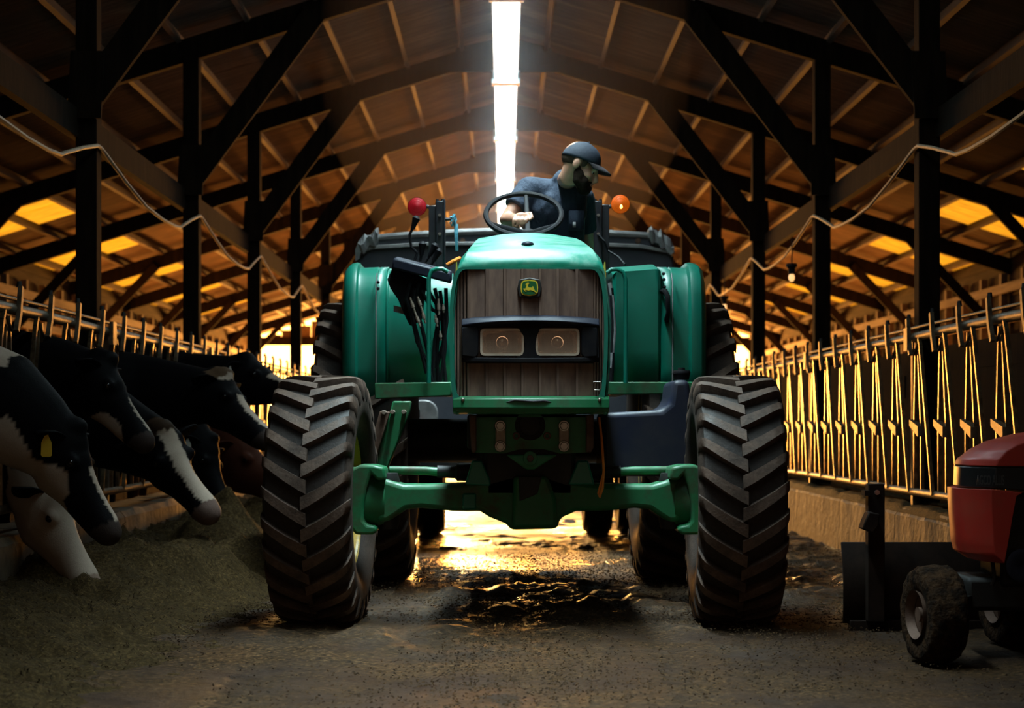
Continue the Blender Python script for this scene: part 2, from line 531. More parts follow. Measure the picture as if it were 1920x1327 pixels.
def floor_mat():
    m = NT('dirty_wet_concrete_floor')
    n1 = m.noise(0.7, 6, None, 0.65)
    n2 = m.noise(7, 6, None, 0.75)
    n3 = m.noise(45, 5, None, 0.7)
    streak = m.noise(1.9, 6, m.mapping((0.8, 0.7, 1)), 0.72)
    conc = m.ramp(n2, [(0.3, (0.015, 0.0075, 0.0045)), (0.7, (0.060, 0.035, 0.023))])
    dirt = m.ramp(n3, [(0.35, (0.010, 0.0055, 0.003)), (0.55, (0.065, 0.034, 0.014)), (0.72, (0.24, 0.135, 0.06))])
    h = m.attr('dirt')
    mask = m.n('ShaderNodeMath'); mask.operation = 'ADD'
    m.l(m.fr(streak, -0.25, 1.0, 0.36, 0.60), mask.inputs[0]); m.l(h.outputs['Fac'], mask.inputs[1])
    mk = m.n('ShaderNodeClamp'); m.l(mask.outputs[0], mk.inputs[0])
    m.col(m.mix(mk.outputs[0], conc, dirt))
    rg = m.n('ShaderNodeMath'); rg.operation = 'ADD'; rg.use_clamp = True
    m.l(m.fr(n1, 0.12, 0.6, 0.40, 0.66), rg.inputs[0]); m.l(m.fr(mk.outputs[0], 0.0, 0.10), rg.inputs[1])
    dry = m.n('ShaderNodeMath'); dry.operation = 'ADD'; dry.use_clamp = True
    m.l(m.fr(m.attr('wet').outputs['Fac'], 0.30, 0.0), dry.inputs[0]); m.l(rg.outputs[0], dry.inputs[1])
    m.rough(dry.outputs[0]); m.l(m.fr(m.attr('wet').outputs['Fac'], 0.10, 0.32), m.b.inputs['Specular IOR Level'])
    ad = m.n('ShaderNodeMath'); ad.operation = 'MULTIPLY_ADD'
    m.l(n3, ad.inputs[0]); ad.inputs[1].default_value = 0.5; m.l(n2, ad.inputs[2])
    m.bump(ad.outputs[0], 0.8, 0.03)
    return m.m
MAT['floor'] = floor_mat()
def feed_mat():
    m = NT('silage_feed')
    n = m.noise(60, 6, None, 0.8)
    n2 = m.noise(6, 4)
    c = m.ramp(n, [(0.3, (0.020, 0.012, 0.004)), (0.52, (0.10, 0.060, 0.021)), (0.72, (0.36, 0.225, 0.088))])
    m.col(m.mix(m.fr(n2, 0.0, 0.6, 0.35, 0.65), c, (0.05, 0.030, 0.010)))
    m.set(Roughness=0.8); m.b.inputs['Specular IOR Level'].default_value = 0.1
    m.bump(n, 0.9, 0.03)
    return m.m
MAT['feed'] = feed_mat()
MAT['straw'] = simple('straw_bits', (0.012, 0.006, 0.0025), (0.13, 0.07, 0.028), 45, 0.75, lo=0.40, hi=0.78, spec=0.1)
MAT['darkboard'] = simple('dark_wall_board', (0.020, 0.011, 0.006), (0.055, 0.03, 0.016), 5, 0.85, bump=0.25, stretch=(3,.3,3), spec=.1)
MAT['bedding'] = simple('straw_bedding', (0.30, 0.20, 0.09), (0.55, 0.40, 0.20), 20, 0.85, bump=0.5)
MAT['outside'] = simple('outside_ground', (0.22, 0.15, 0.08), (0.3, 0.21, 0.12), 1.5, 0.8)
# ================================================================== the setting
Y0, Y1 = -3.83, 46.47
BAY = 3.87
FR = [11.65 + BAY * k for k in range(-4, 9)]
XE = 6.65
ZR, SL = 5.03, 0.31                        # rafter underside at the ridge, roof slope
XL, XR = -2.75, 2.80                       # post rows
FXL, FXR = -2.60, 2.68                     # headlock fences
def zroof(x): return ZR - SL * abs(x)

# floor, one grid with real lumps where it is seen close
def build_floor():
    def axis(segs):
        out = []
        for a, b, st in segs:
            n = max(1, round((b - a) / st)); out += [a + (b - a) * i / n for i in range(n)]
        out.append(segs[-1][1]); return np.array(out)
    xs = axis([(-7.2, -2.7, 0.5), (-2.7, 2.7, 0.03), (2.7, 7.2, 0.5)])
    ys = axis([(Y0 - 0.5, 4.2, 0.4), (4.2, 12.0, 0.03), (12.0, 20.0, 0.055), (20, Y1 + 0.5, 0.4)])
    X, Y = np.meshgrid(xs, ys, indexing='ij')
    big = fbm(X * 1.1 + 40, Y * 0.8 + 7, 4)
    lump = fbm(X * 6.5 + 3, Y * 5.5 + 60, 5)
    fine = fbm(X * 22, Y * 22, 3)
    mask = np.clip((big - 0.42) * 4.0, 0, 1)
    # the dirty strip under the tractor, and the side strips by the curbs
    cen = np.exp(-((X - 0.15) / 0.75) ** 2) * np.exp(-((Y - 9.6) / 1.4) ** 2)
    side = np.clip((np.abs(X) - 1.5) * 0.9, 0, 1)
    fore = np.clip((8.3 - Y) / 3, 0, 1)
    m = np.clip(mask * (0.55 - 0.45 * fore) + cen * 0.75 + side * 0.45, 0, 1)
    Z = m * (np.clip(lump - 0.42, 0, 1) * 0.11 + fine * 0.022) + (fine - 0.5) * 0.004
    # mounds seen between the wheels
    for (mx, my, sx, sy, hh) in ((0.42, 8.75, .22, .06, .035), (-0.30, 9.9, .12, .1, .03), (0.2, 9.35, .3, .12, .02), (1.55, 9.7, .2, .2, .05), (0.28, 10.3, .4, .2, .02)):
        Z += hh * np.exp(-((X - mx) / sx) ** 2 - ((Y - my) / sy) ** 2) * (0.55 + 0.9 * fine)
    # tread marks of earlier passes
    for tx in (0.72, 1.02, -0.95):
        d = np.abs(X - tx - 0.02 * np.sin(Y * 0.8))
        ph = np.sin((Y * 34) + np.sign(X - tx) * 40 * d)
        Z -= np.where((d < 0.09) & (Y < 9), (0.004 + 0.004 * ph), 0)
    Z = np.where((np.abs(X) > 2.68) | (Y < 4.2) | (Y > 20), 0, Z)
    nx, ny = X.shape
    V = np.stack([X, Y, Z], -1).reshape(-1, 3)
    I = np.arange(nx * ny).reshape(nx, ny)
    Q = np.stack([I[:-1, :-1], I[1:, :-1], I[1:, 1:], I[:-1, 1:]], -1).reshape(-1, 4)
    me = bpy.data.meshes.new('floor')
    me.from_pydata(V.tolist(), [], Q.tolist())
    a = me.attributes.new('dirt', 'FLOAT', 'POINT')
    a.data.foreach_set('value', (m * 0.9).reshape(-1).astype(np.float32))
    wet = np.clip((Y - 7.6) / 1.6 + (fbm(X * 2 + 9, Y * 2 + 4, 3) - .5) * 1.2, 0, 1)     # a wet run behind the front axle, drier floor ahead
    a2 = me.attributes.new('wet', 'FLOAT', 'POINT'); a2.data.foreach_set('value', wet.reshape(-1).astype(np.float32))
    o = link('floor', me, MAT['floor'], smooth='all')
    tag(o, 'dirty wet concrete barn floor strewn with feed', kind='structure')
    return o
floor = build_floor()
og = MB(); og.box((-60, Y1 + 0.5, -0.4), (60, 140, -0.02))
tag(link('ground', og.mesh('ground'), MAT['outside']), 'sunlit bare ground beyond the far end of the barn', kind='structure')

for s_, nm in ((-1, 'left'), (1, 'right')):
    xs = np.linspace(5.2 if s_ < 0 else 3.72, 6.52, 12); ys = np.arange(Y0, Y1, .3)
    X, Y = np.meshgrid(xs * s_, ys, indexing='ij'); Z = .02 + .12 * fbm(X * 1.5, Y * 1.5, 4)
    I = np.arange(X.size).reshape(X.shape); Q = np.stack([I[:-1, :-1], I[1:, :-1], I[1:, 1:], I[:-1, 1:]], -1).reshape(-1, 4)
    me = bpy.data.meshes.new('bedding'); me.from_pydata(np.stack([X, Y, Z], -1).reshape(-1, 3).tolist(), [], Q.tolist())
    tag(link('bedding', me, MAT['bedding'], smooth='all'), 'loose straw bedding on the stall floor behind the %s fence' % nm, 'straw', kind='stuff')
# curbs under the fences
for side, fx, ztop, nm in ((-1, FXL, 0.40, 'left'), (1, FXR, 0.42, 'right')):
    root = thing('curb', (fx, 6, 0), kind='structure', label='stained concrete feed curb under the %s headlock fence' % nm)
    y = Y0
    i = 0
    while y < Y1 - 0.1:
        y2 = min(y + BAY * 0.5, Y1)
        mb = MB()
        n = 14
        xi = fx - side * 0.09; xo = fx + side * 0.30
        rings = []
        for k in range(n + 1):
            yy = y + 0.006 + (y2 - y - 0.012) * k / n
            j = 0.02 * (mn.noise(Vector((yy * 3.1, side * 4, 1))))
            j2 = 0.018 * (mn.noise(Vector((yy * 4.7, side * 4, 9))))
            rings.append([Vector((xi - side * 0.015, yy, 0)), Vector((xi + j * 0.4, yy, ztop - 0.04 + j2)), Vector((xi + side * 0.03, yy, ztop + j)), Vector((xo, yy, ztop + j2)), Vector((xo, yy, 0))])
        mb.loft(rings)
        part('concrete_block', mb, MAT['concrete'], root, smooth=False)
        y = y2; i += 1

# side walls of horizontal boards with studs and a girt, set back behind the stalls
for side, nm in ((-1, 'left'), (1, 'right')):
    x = side * XE
    root = thing('wall_' + nm, (x, 20, 0), kind='structure', label='%s barn wall of dark horizontal boards between studs' % nm)
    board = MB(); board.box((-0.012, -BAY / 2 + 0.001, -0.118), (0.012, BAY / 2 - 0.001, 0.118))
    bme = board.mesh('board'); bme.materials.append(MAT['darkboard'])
    for k, fy in enumerate(FR[:-1] + [FR[-1]]):
        for j in range(15):
            z = 0.12 + j * 0.222
            if fy > 17 and z < 1.3: continue          # gap made for the added roof fill lamps
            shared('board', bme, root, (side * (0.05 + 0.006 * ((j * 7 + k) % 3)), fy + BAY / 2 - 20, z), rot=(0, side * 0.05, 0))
    stud = MB(); stud.box((-0.045, -0.045, 0), (0.045, 0.045, zroof(XE)))
    sme = stud.mesh('stud'); sme.materials.append(MAT['wallboard'])
    for k in range(int((Y1 - Y0) / (BAY / 4))):
        shared('stud', sme, root, (-side * 0.02, Y0 + k * BAY / 4 - 20 + 0.1, 0))
    g = MB(); g.box((x - side * 0.07 - 0.02, Y0, 2.70), (x - side * 0.07 + 0.02, Y1, 2.82)); part('girt', g, MAT['wallboard'], root)
    g = MB(); g.box((x - side * 0.07 - 0.02, Y0, 2.30), (x - side * 0.07 + 0.02, Y1, 2.40)); part('girt', g, MAT['wallboard'], root)

# low plank screens added inside the stalls to hide the side lamps from view
for side, xq, zt, nm in ((-1, -5.05, 1.32, 'left'), (1, 3.55, 1.60, 'right')):
    root = thing('partition_' + nm, (xq, 20, 0), kind='structure', label='low plank screen added behind the %s fence to hide the side lamps' % nm)
    nb_ = int(zt / .2)
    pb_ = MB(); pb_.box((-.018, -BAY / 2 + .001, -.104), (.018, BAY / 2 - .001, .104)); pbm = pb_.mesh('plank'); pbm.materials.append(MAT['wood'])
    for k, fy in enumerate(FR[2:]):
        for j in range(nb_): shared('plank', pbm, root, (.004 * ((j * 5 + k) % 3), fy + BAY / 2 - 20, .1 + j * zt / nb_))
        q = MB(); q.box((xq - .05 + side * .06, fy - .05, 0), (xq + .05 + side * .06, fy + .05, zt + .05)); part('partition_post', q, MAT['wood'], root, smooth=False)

# far gable: boards above an open end
root = thing('wall_back', (0, Y1, 0), kind='structure', label='boarded gable above the open far end of the barn')
zb = 3.25
for k in range(34):
    xa = -XE + 0.0 + k * (2 * XE / 34); xb = xa + 2 * XE / 34 - 0.01
    zt = min(zroof(xa), zroof(xb)) + 0.25
    if zt - zb < 0.05: continue
    mb = MB(); mb.box((xa, Y1 - 0.03, zb), (xb, Y1, zt)); part('board', mb, MAT['wallboard'], root, smooth=False)
mb = MB(); mb.box((-XE, Y1 - 0.12, zb - 0.2), (XE, Y1 - 0.03, zb + 0.02)); part('lintel', mb, MAT['wood'], root, smooth=False)
for xx in (-XE + .1, XL, XR, XE - .1):
    mb = MB(); mb.box((xx - .08, Y1 - .14, 0), (xx + .08, Y1 - .02, zb)); part('door_post', mb, MAT['wood'], root, smooth=False)
portal('door_portal', (0, Y1 + 0.1, 1.6), (R(90), 0, R(180)), 13.2, 3.3)
portal('front_portal', (0, Y0 - 0.1, 2.3), (R(90), 0, 0), 13.2, 4.8)

# ceiling: corrugated sheets on purlins
ceil = thing('ceiling', (0, 20, ZR), kind='structure', label='low pitched barn roof seen from below, weathered sheets on purlins')
cosA = math.cos(math.atan(SL)); LEN = XE * 1.05 / cosA
NSH = 52
shw = (Y1 - Y0) / NSH
def sheet_mesh(x0, x1):
    rings = []
    n = 28
    for k in range(n + 1):
        yy = -shw / 2 - 0.01 + (shw + 0.02) * k / n
        h = 0.014 * math.sin(k / n * 2 * PI * 7)
        rings.append((yy, h))
    vs = []; fs = []
    for yy, h in rings:
        vs += [(x0, yy, -SL * x0 + h), (x1, yy, -SL * x1 + h)]
    for k in range(n): fs.append((2*k, 2*k+1, 2*k+3, 2*k+2))
    b = MB(); b.add(vs, fs); me = b.mesh('roof_sheet', recalc=False)
    return me
ZS = 0.30       # sheets above the rafter underside
XT = 5.35
full = sheet_mesh(0.0, XE + 0.35); full.materials.append(MAT['roof'])
upper = sheet_mesh(0.0, XT); upper.materials.append(MAT['roof'])
lower = sheet_mesh(XT - 0.05, XE + 0.35); lower.materials.append(MAT['fibreglass'])
for s in (-1, 1):
    for k in range(NSH):
        yc = Y0 + shw * (k + 0.5) - 20
        ph = (((yc + 20) - FR[0]) / BAY) % 1.0
        rot = (0, 0, 0) if s > 0 else (0, 0, PI)
        if (yc + 20) > 15 and 0.25 < ph < 0.80:
            shared('roof_sheet', upper, ceil, (0, yc, ZS), rot)
            o = shared('skylight_sheet', lower, ceil, (0, yc, ZS), rot)
        else:
            shared('roof_sheet', full, ceil, (0, yc, ZS), rot)
pm = MB(); pm.box((-0.022, Y0 - 20, -0.05), (0.022, Y1 - 20, 0.045))
pme = pm.mesh('purlin'); pme.materials.append(MAT['purlin'])
for s in (-1, 1):
    for k in range(11):
        x = s * (0.47 + 0.6 * k)
        if abs(x) > XE + .1: continue
        shared('purlin', pme, ceil, (x, 0, -SL * abs(x) + 0.235), (0, s * math.atan(SL), 0))
rd = MB(); rd.box((-0.02, Y0, ZR + 0.14), (0.02, Y1, ZR + 0.30)); part('ridge_board', rd, MAT['wood'], ceil, smooth=False)

# timber frames
for k, fy in enumerate(FR):
    root = thing('trim_%d' % (k + 1), (0, fy, 0), kind='structure', label='timber roof frame number %d from the near end, posts, rafters and braces' % (k + 1))
    for s, xp in ((-1, XL), (1, XR)):
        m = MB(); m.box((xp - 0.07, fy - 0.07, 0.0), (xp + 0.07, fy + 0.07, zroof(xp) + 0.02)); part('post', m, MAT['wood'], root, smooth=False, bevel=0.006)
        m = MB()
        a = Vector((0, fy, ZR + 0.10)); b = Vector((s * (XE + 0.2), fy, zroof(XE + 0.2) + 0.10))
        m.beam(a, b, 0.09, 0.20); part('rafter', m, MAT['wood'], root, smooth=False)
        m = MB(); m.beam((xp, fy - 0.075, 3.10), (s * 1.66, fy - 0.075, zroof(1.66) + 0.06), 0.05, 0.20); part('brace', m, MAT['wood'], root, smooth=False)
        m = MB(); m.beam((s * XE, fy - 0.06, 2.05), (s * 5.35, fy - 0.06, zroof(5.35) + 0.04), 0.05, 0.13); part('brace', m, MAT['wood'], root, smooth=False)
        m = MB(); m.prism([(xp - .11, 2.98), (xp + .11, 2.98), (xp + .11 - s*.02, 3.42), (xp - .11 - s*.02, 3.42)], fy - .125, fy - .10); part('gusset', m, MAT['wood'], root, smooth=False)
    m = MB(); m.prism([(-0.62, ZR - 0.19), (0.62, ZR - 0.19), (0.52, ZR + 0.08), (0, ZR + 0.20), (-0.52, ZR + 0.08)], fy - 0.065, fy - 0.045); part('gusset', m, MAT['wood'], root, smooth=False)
for s, xp, nm in ((-1, XL, 'left'), (1, XR, 'right')):
    m = MB(); m.box((xp - s * -0.075 - .03, Y0, 2.86), (xp - s * -0.075 + .03, Y1, 3.05))
    tag(link('girder_' + nm, m.mesh('girder'), MAT['wood']), 'long dark timber girder tying the %s row of posts together' % nm, kind='structure')

# ridge lights in a row
ORD = ['nearest', 'second', 'third', 'fourth', 'fifth', 'sixth', 'seventh', 'eighth', 'ninth', 'tenth', 'eleventh', 'twelfth']
hou = MB(); hl = BAY / 2 - 0.06
hou.prism([(-0.13, 0.0), (-0.12, 0.05), (-0.05, 0.09), (0.05, 0.09), (0.12, 0.05), (0.13, 0.0)], -hl, hl)
hme = hou.mesh('housing'); hme.materials.append(MAT['housing'])
dif = MB(); dif.prism([(-0.118, -0.002), (0.118, -0.002), (0.10, -0.03), (0.0, -0.042), (-0.10, -0.03)], -hl + 0.02, hl - 0.02)
dme = dif.mesh('diffuser'); dme.materials.append(MAT['diffuser'])
capm = MB(); capm.box((-0.155, -0.03, -0.045), (0.155, 0.03, 0.095)); cme = capm.mesh('end_cap'); cme.materials.append(MAT['housing'])
hgm = MB(); hgm.box((-0.01, -0.01, 0.09), (0.01, 0.01, 0.16)); hgme = hgm.mesh('hanger'); hgme.materials.append(MAT['steel'])
for k in range(2, 12):
    yc = (FR[k] + FR[k + 1]) / 2
    t = thing('ridge_light', (0.02, yc, ZR - 0.27), 'long glowing white strip light under the roof ridge, %s in the row from the camera' % ORD[k - 2], 'ceiling light', 'strip lights along the ridge')
    shared('housing', hme, t, (0, 0, 0)); shared('diffuser', dme, t, (0, 0, 0))
    shared('end_cap', cme, t, (0, -hl, 0)); shared('end_cap', cme, t, (0, hl, 0))
    ll = bpy.data.lights.new('ridge_light', 'AREA'); ll.shape = 'RECTANGLE'; ll.size = .22; ll.size_y = 2 * hl - .1
    ll.energy = LAMP_W; ll.color = (0.70, 0.94, 1.0); ll.spread = R(LAMP_SPREAD)
    lo_ = bpy.data.objects.new('ridge_lamp', ll); COL.objects.link(lo_); lo_.location = (0.02, yc, ZR - 0.27 - .05)
    for yy in (-1.3, 1.3): shared('hanger', hgme, t, (0, yy, 0), scale=(1, 1, 3))

# ------------------------------------------------------------------ headlock fences
def tube_mesh(name, pts, r, mat, n=8):
    b = MB()
    if n == 6:                      # square bar
        for p0, p1 in zip(pts[:-1], pts[1:]): b.beam(p0, p1, 2 * r, 2 * r, (1, 0, 0))
        me = b.mesh(name); me.materials.append(mat); return me
    b.tube(pts, r, n); me = b.mesh(name); me.materials.append(mat)
    me.polygons.foreach_set('use_smooth', [True] * len(me.polygons)); me.set_sharp_from_angle(angle=R(50))
    return me
def fence(fx, side, zr, phase, nm, label):
    root = thing('headlock_fence', (fx, phase, 0.0), label, 'fence')
    zb = 0.555
    ya, yb = -8.0 if False else 3.0 - phase, 44.5 - phase
    for zz, rr, name, dx in ((zr, 0.030, 'top_rail', 0), (zr + 0.065, 0.011, 'lock_rod', side * 0.03), (zb - 0.02, 0.026, 'bottom_rail', 0)):
        b = MB(); n = 60
        b.tube([(dx, ya + (yb - ya) * i / n, zz + 0.006 * mn.noise(Vector((i * 1.7, rr * 50, 0)))) for i in range(n + 1)], rr, 10)
        part(name, b, MAT['galv'], root, local=True)
    d = zr - zb
    ma = tube_mesh('bar', [(0, -0.09, zr - 0.04), (0, -0.05, zb + d * 0.42), (0, -0.05, zb - 0.02)], 0.0112, MAT['galvdark'], 6)
    mb_ = tube_mesh('bar', [(0, -0.155, zr - 0.09), (0, -0.235, zb + d * 0.42), (0, -0.24, zb - 0.02)], 0.0112, MAT['galvdark'], 6)
    mc = tube_mesh('bar', [(-side * .02, -0.245, zr - 0.02), (-side * .02, -0.28, zr - 0.07), (-side * .02, -0.60, zb - 0.02)], 0.0112, MAT['galvdark'], 6)
    b = MB(); b.prism_x([(0.035, 0.115), (0.0, 0.125), (-0.035, -0.02), (-0.085, -0.115), (-0.055, -0.125), (0.0, -0.03)], -0.012, 0.012)
    mbr = b.mesh('bracket'); mbr.materials.append(MAT['galv'])
    b = MB(); b.prism_x([(-0.02, 0.035), (-0.02, -0.005), (-0.25, -0.075), (-0.25, -0.01)], -0.02, 0.02)
    mbl = b.mesh('latch_block'); mbl.materials.append(MAT['galv'])
    ml = tube_mesh('link_rod', [(0, -0.10, -0.12), (0, -0.2, -0.055), (0, -0.25, -0.01)], 0.008, MAT['galvdark'], 5)
    b = MB(); b.tube([(side*0.01, 0.02, 0.12), (side*0.01, 0.02, 0.15)], [0.016, 0.012], 8)
    mk = b.mesh('knob'); mk.materials.append(MAT['castblack'])
    k0 = int(math.ceil((ya + 0.7) / 0.64)); k1 = int((yb - 0.1) / 0.64)
    for k in range(k0, k1):
        y = k * 0.64
        for me in (ma, mb_, mc): shared('bar', me, root, (0, y, 0))
        o = shared('bracket', mbr, root, (-side * 0.035, y, zr)); 
        shared('knob', mk, o, (0, 0, 0))
        shared('latch_block', mbl, root, (-side * 0.012, y, zb + d * 0.42))
        shared('link_rod', ml, root, (-side * 0.02, y, zr))
    for fy in FR:
        if not 3.5 < fy < 44: continue
        b = MB(); b.box((-0.012, -0.05, -0.09), (0.012, 0.05, 0.06))
        me = b.mesh('clamp'); me.materials.append(MAT['galv'])
        shared('clamp', me, root, (-side * 0.04, fy - phase - 0.12, zr))
        b = MB(); b.box((-0.025, -0.025, 0.36), (0.025, 0.025, zr + 0.02)); me = b.mesh('fence_post'); me.materials.append(MAT['galv'])
        shared('fence_post', me, root, (side * 0.02, fy - phase - 0.10, 0))
    return root
fence(FXL, -1, 1.585, 9.33, 'left', 'rusty steel headlock feed fence behind the cows on the left')
fence(FXR, 1, 1.545, 9.60, 'right', 'empty steel headlock feed fence with slanted bars on the right')

# cables strung along the posts, and bare bulbs
def festoon(xp, s, nm):
    b = MB(); pts = []
    for k in range(len(FR) - 1):
        y0, y1 = FR[k], FR[k + 1]
        for t, dz in ((0.0, 0.0), (0.03, -0.02), (0.18, -0.13), (0.34, -0.22), (0.5, -0.245), (0.62, -0.24), (0.70, -0.22), (0.72, -0.20), (0.86, -0.08), (0.97, 0.0)):
            pts.append((xp - s * (0.085 + 0.03 * math.sin(t * PI)), y0 + (y1 - y0) * t, 2.80 + dz + 0.03 * mn.noise(Vector((k * 3.3 + t, s, 0)))))
    b.tube(pts, 0.013, 6)
    solid('cable', b, MAT['cable'], (xp, 12, 2.8), 'pale cable sagging from post to post along the %s side' % nm, 'cable')
festoon(XL, -1, 'left'); festoon(XR, 1, 'right')
for (px, py, Y, lab) in ((1497, 520, 16.4, 'bare bulb hanging from the right cable between the two nearest bright posts'), (1374, 575, 21.4, 'small bare bulb hanging farther back on the right cable'), (585, 612, 25.0, 'small bare bulb hanging on the left cable in the bright far bay')):
    p = P(px, py, Y)
    xp = XR if px > 945 else XL
    p.x = xp - (0.12 if px > 945 else -0.12)
    t = thing('pendant_bulb', (p.x, p.y, p.z), lab, 'lamp', 'bare bulbs on the cables')
    b = MB(); b.tube([(0, 0, 0.12), (0.005, 0, 0.25), (0, 0, 0.36)], 0.006, 6); part('cord', b, MAT['rubberhose'], t, local=True)
    b = MB(); b.lathe([(0.03, 0.0), (0.03, 0.03), (0.08, 0.034), (0.10, 0.055), (0.13, 0.05), (0.13, 0.0)], 14, 'z'); part('socket', b, MAT['blackplastic'], t, local=True)
    b = MB(); b.ell((0, 0, 0), (0.03, 0.03, 0.04)); part('bulb', b, MAT['bulb_warm'], t, local=True)
# ================================================================== the tractor
TX, TY = 0.125, 8.7
TR = thing('tractor', (TX, TY, 0), 'muddy green farm tractor with yellow rims and brown grille, driver seated on it', 'tractor')
def T(px, py, y):
    p = P(px, py, TY + y); return Vector((p.x - TX, y, p.z))
def TXZ(pts, y):
    return [(T(a, b, y).x, T(a, b, y).z) for a, b in pts]
def tp(name, mb, mat, bevel=0, smooth=True, label=None, parent=None, seg=2):
    return part(name, mb, MAT[mat] if isinstance(mat, str) else mat, parent or TR, smooth, bevel, label, local=True, seg=seg)

def tire_mesh(Rr, w, rim, nl, lugh, name='tire'):
    hw = w / 2; rc = Rr - lugh
    prof = [(-hw*.76, rim), (-hw*.92, rim + (rc-rim)*.14), (-hw*1.02, rim + (rc-rim)*.40), (-hw*1.03, rim + (rc-rim)*.60), (-hw*.985, rim + (rc-rim)*.84), (-hw*.90, rc - .012),
            (-hw*.55, rc), (0, rc + .006)]
    prof = prof + [(-a, r) for a, r in prof[-2::-1]]
    inner = [(hw*.70, rim + .01), (hw*.8, rim + (rc-rim)*.5), (0, rc - .03), (-hw*.8, rim + (rc-rim)*.5), (-hw*.70, rim + .01)]
    mb = MB(); mb.lathe(prof + inner, 64, 'x', closed=True)
    base = len(mb.v)
    dust = [0.12 if abs(v[0]) < hw*.9 else 0.45 for v in mb.v]
    for s in (-1, 1):
        for k in range(nl):
            ph0 = 2*PI*(k + (0.5 if s > 0 else 0)) / nl
            rings = []
            for t in (0.0, 0.2, 0.45, 0.7, 0.9, 1.0, 1.08):
                x = s * hw * (-0.06 + 1.03 * min(t, 1.0)) if t <= 1 else s * hw * 1.035
                ph = ph0 + (0.16 * t + 0.06 * t * t) * (0.61 / Rr) * (w / 0.4)
                top = Rr - 0.006 * t if t < 0.85 else (Rr - 0.010 if t < .95 else (Rr - 0.026 if t <= 1 else Rr - 0.075))
                bot = rc - 0.02 if t < .95 else (rc - 0.035 if t <= 1 else rc - 0.075)
                wd = (0.0235 + 0.007 * (1 - t)) / Rr
                ww = wd * 1.45
                def q(r, a): return Vector((x, -r * math.cos(a), r * math.sin(a)))
                rings.append([q(bot, ph - ww), q(top, ph - wd), q(top, ph + wd), q(bot, ph + ww)])
            mb.loft(rings)
            for rg in rings: dust += [0.10, 0.95, 0.95, 0.10]
    me = mb.mesh(name)
    a = me.attributes.new('dust', 'FLOAT', 'POINT')
    a.data.foreach_set('value', np.array(dust, dtype=np.float32))
    me.materials.append(MAT['tire'])
    me.polygons.foreach_set('use_smooth', [True] * len(me.polygons)); me.set_sharp_from_angle(angle=R(40))
    return me
def rim_mb(rim, hw, out):
    mb = MB(); o = out
    mb.lathe([(-hw*.80, rim + .025), (-hw*.74, rim + .03), (-hw*.72, rim - .005), (-hw*.45, rim - .02), (-hw*.40, rim - .05), (hw*.40, rim - .05), (hw*.45, rim - .02), (hw*.72, rim - .005), (hw*.74, rim + .03), (hw*.80, rim + .025),
              (hw*.80, rim + .01), (hw*.46, rim - .035), (-hw*.46, rim - .035), (-hw*.80, rim + .01)], 48, 'x', closed=True)
    mb.lathe([(o*hw*.25, 0.0), (o*hw*.25, rim*.45), (o*hw*.1, rim*.6), (o*hw*.3, rim*.8), (o*hw*.3, rim - .045), (o*hw*.3 + .015, rim - .045), (o*hw*.3 + .015, rim*.8), (o*hw*.1 + .015, rim*.6), (o*hw*.25 + .015, rim*.45), (o*hw*.25 + .015, 0)], 40, 'x')
    return mb
ft = tire_mesh(0.612, 0.405, 0.335, 25, 0.040)
rt = tire_mesh(0.880, 0.56, 0.50, 28, 0.050)
def wheel(me, rim, hw, loc, out, rz, name, hubn):
    o = shared(name, me, TR, loc, (R(17 if out < 0 else 31), 0, 0))
    o.rotation_mode = 'ZXY' if False else 'XYZ'
    o.rotation_euler = (R(7 if out < 0 else 12), 0, rz)
    r = link('rim', rim_mb(rim, hw, out).mesh('rim'), MAT['yellow'], o, smooth=True); r['label'] = 'yellow painted rim'
    b = MB(); b.lathe([(-out*.02, 0.0), (-out*.02, 0.11), (out*.09, 0.10), (out*.13, 0.07), (out*.13, 0)], 24, 'x'); link('hub', b.mesh('hub'), MAT['green_dirty'], o, smooth=True)
wheel(ft, 0.335, 0.2025, (-1.02, 0, 0.607), -1, R(-3.0), 'front_tire', 8)
wheel(ft, 0.335, 0.2025, (1.01, 0, 0.607), 1, R(-2.0), 'front_tire', 8)
wheel(rt, 0.50, 0.28, (-0.985, 2.45, 0.872), -1, 0, 'rear_tire', 8)
wheel(rt, 0.50, 0.28, (0.985, 2.45, 0.872), 1, 0, 'rear_tire', 8)

# front axle beam
half_top = [(705, 899), (722, 897), (740, 903), (757, 908), (800, 908), (868, 906)]
half_bot = [(900, 958), (850, 958), (790, 952), (762, 955), (746, 966), (726, 979), (704, 977)]
mir = lambda pts: [(2 * 990 - a, b) for a, b in pts]
outl = half_top + [(914, 899), (950, 889), (962, 887), (1028, 887), (1040, 892), (1066, 900)] + mir(half_top)[::-1] + mir(half_bot)[::-1] + [(1062, 966), (1048, 972), (1047, 991), (957, 993), (948, 981), (918, 969)] + half_bot
b = MB(); b.prism(TXZ(outl, -0.08), -0.10, 0.10); tp('front_axle', b, 'green_dirty', 0.03, seg=3)
b = MB(); b.prism(TXZ([(963, 892), (1026, 892), (1043, 936), (1044, 989), (960, 989)], -0.14), -0.15, -0.05); tp('axle_housing', b, 'green_dirty', 0.018)
b = MB(); b.prism(TXZ([(972, 893), (1016, 893), (1008, 926), (974, 940)], -0.16), -0.153, -0.14); tp('axle_cover', b, 'castblack', 0.004)
for pts in ([(872, 908), (885, 863), (904, 863), (920, 900), (920, 910)], [(1064, 908), (1068, 898), (1082, 863), (1102, 863), (1114, 908)]):
    b = MB(); b.prism(TXZ(pts, -0.06), -0.11, -0.02); tp('axle_stop', b, 'green', 0.008)
b = MB(); b.prism(TXZ([(867, 924), (893, 924), (893, 955), (867, 955)], -0.1), -0.108, -0.09); tp('cover_plate', b, 'green', 0.01)
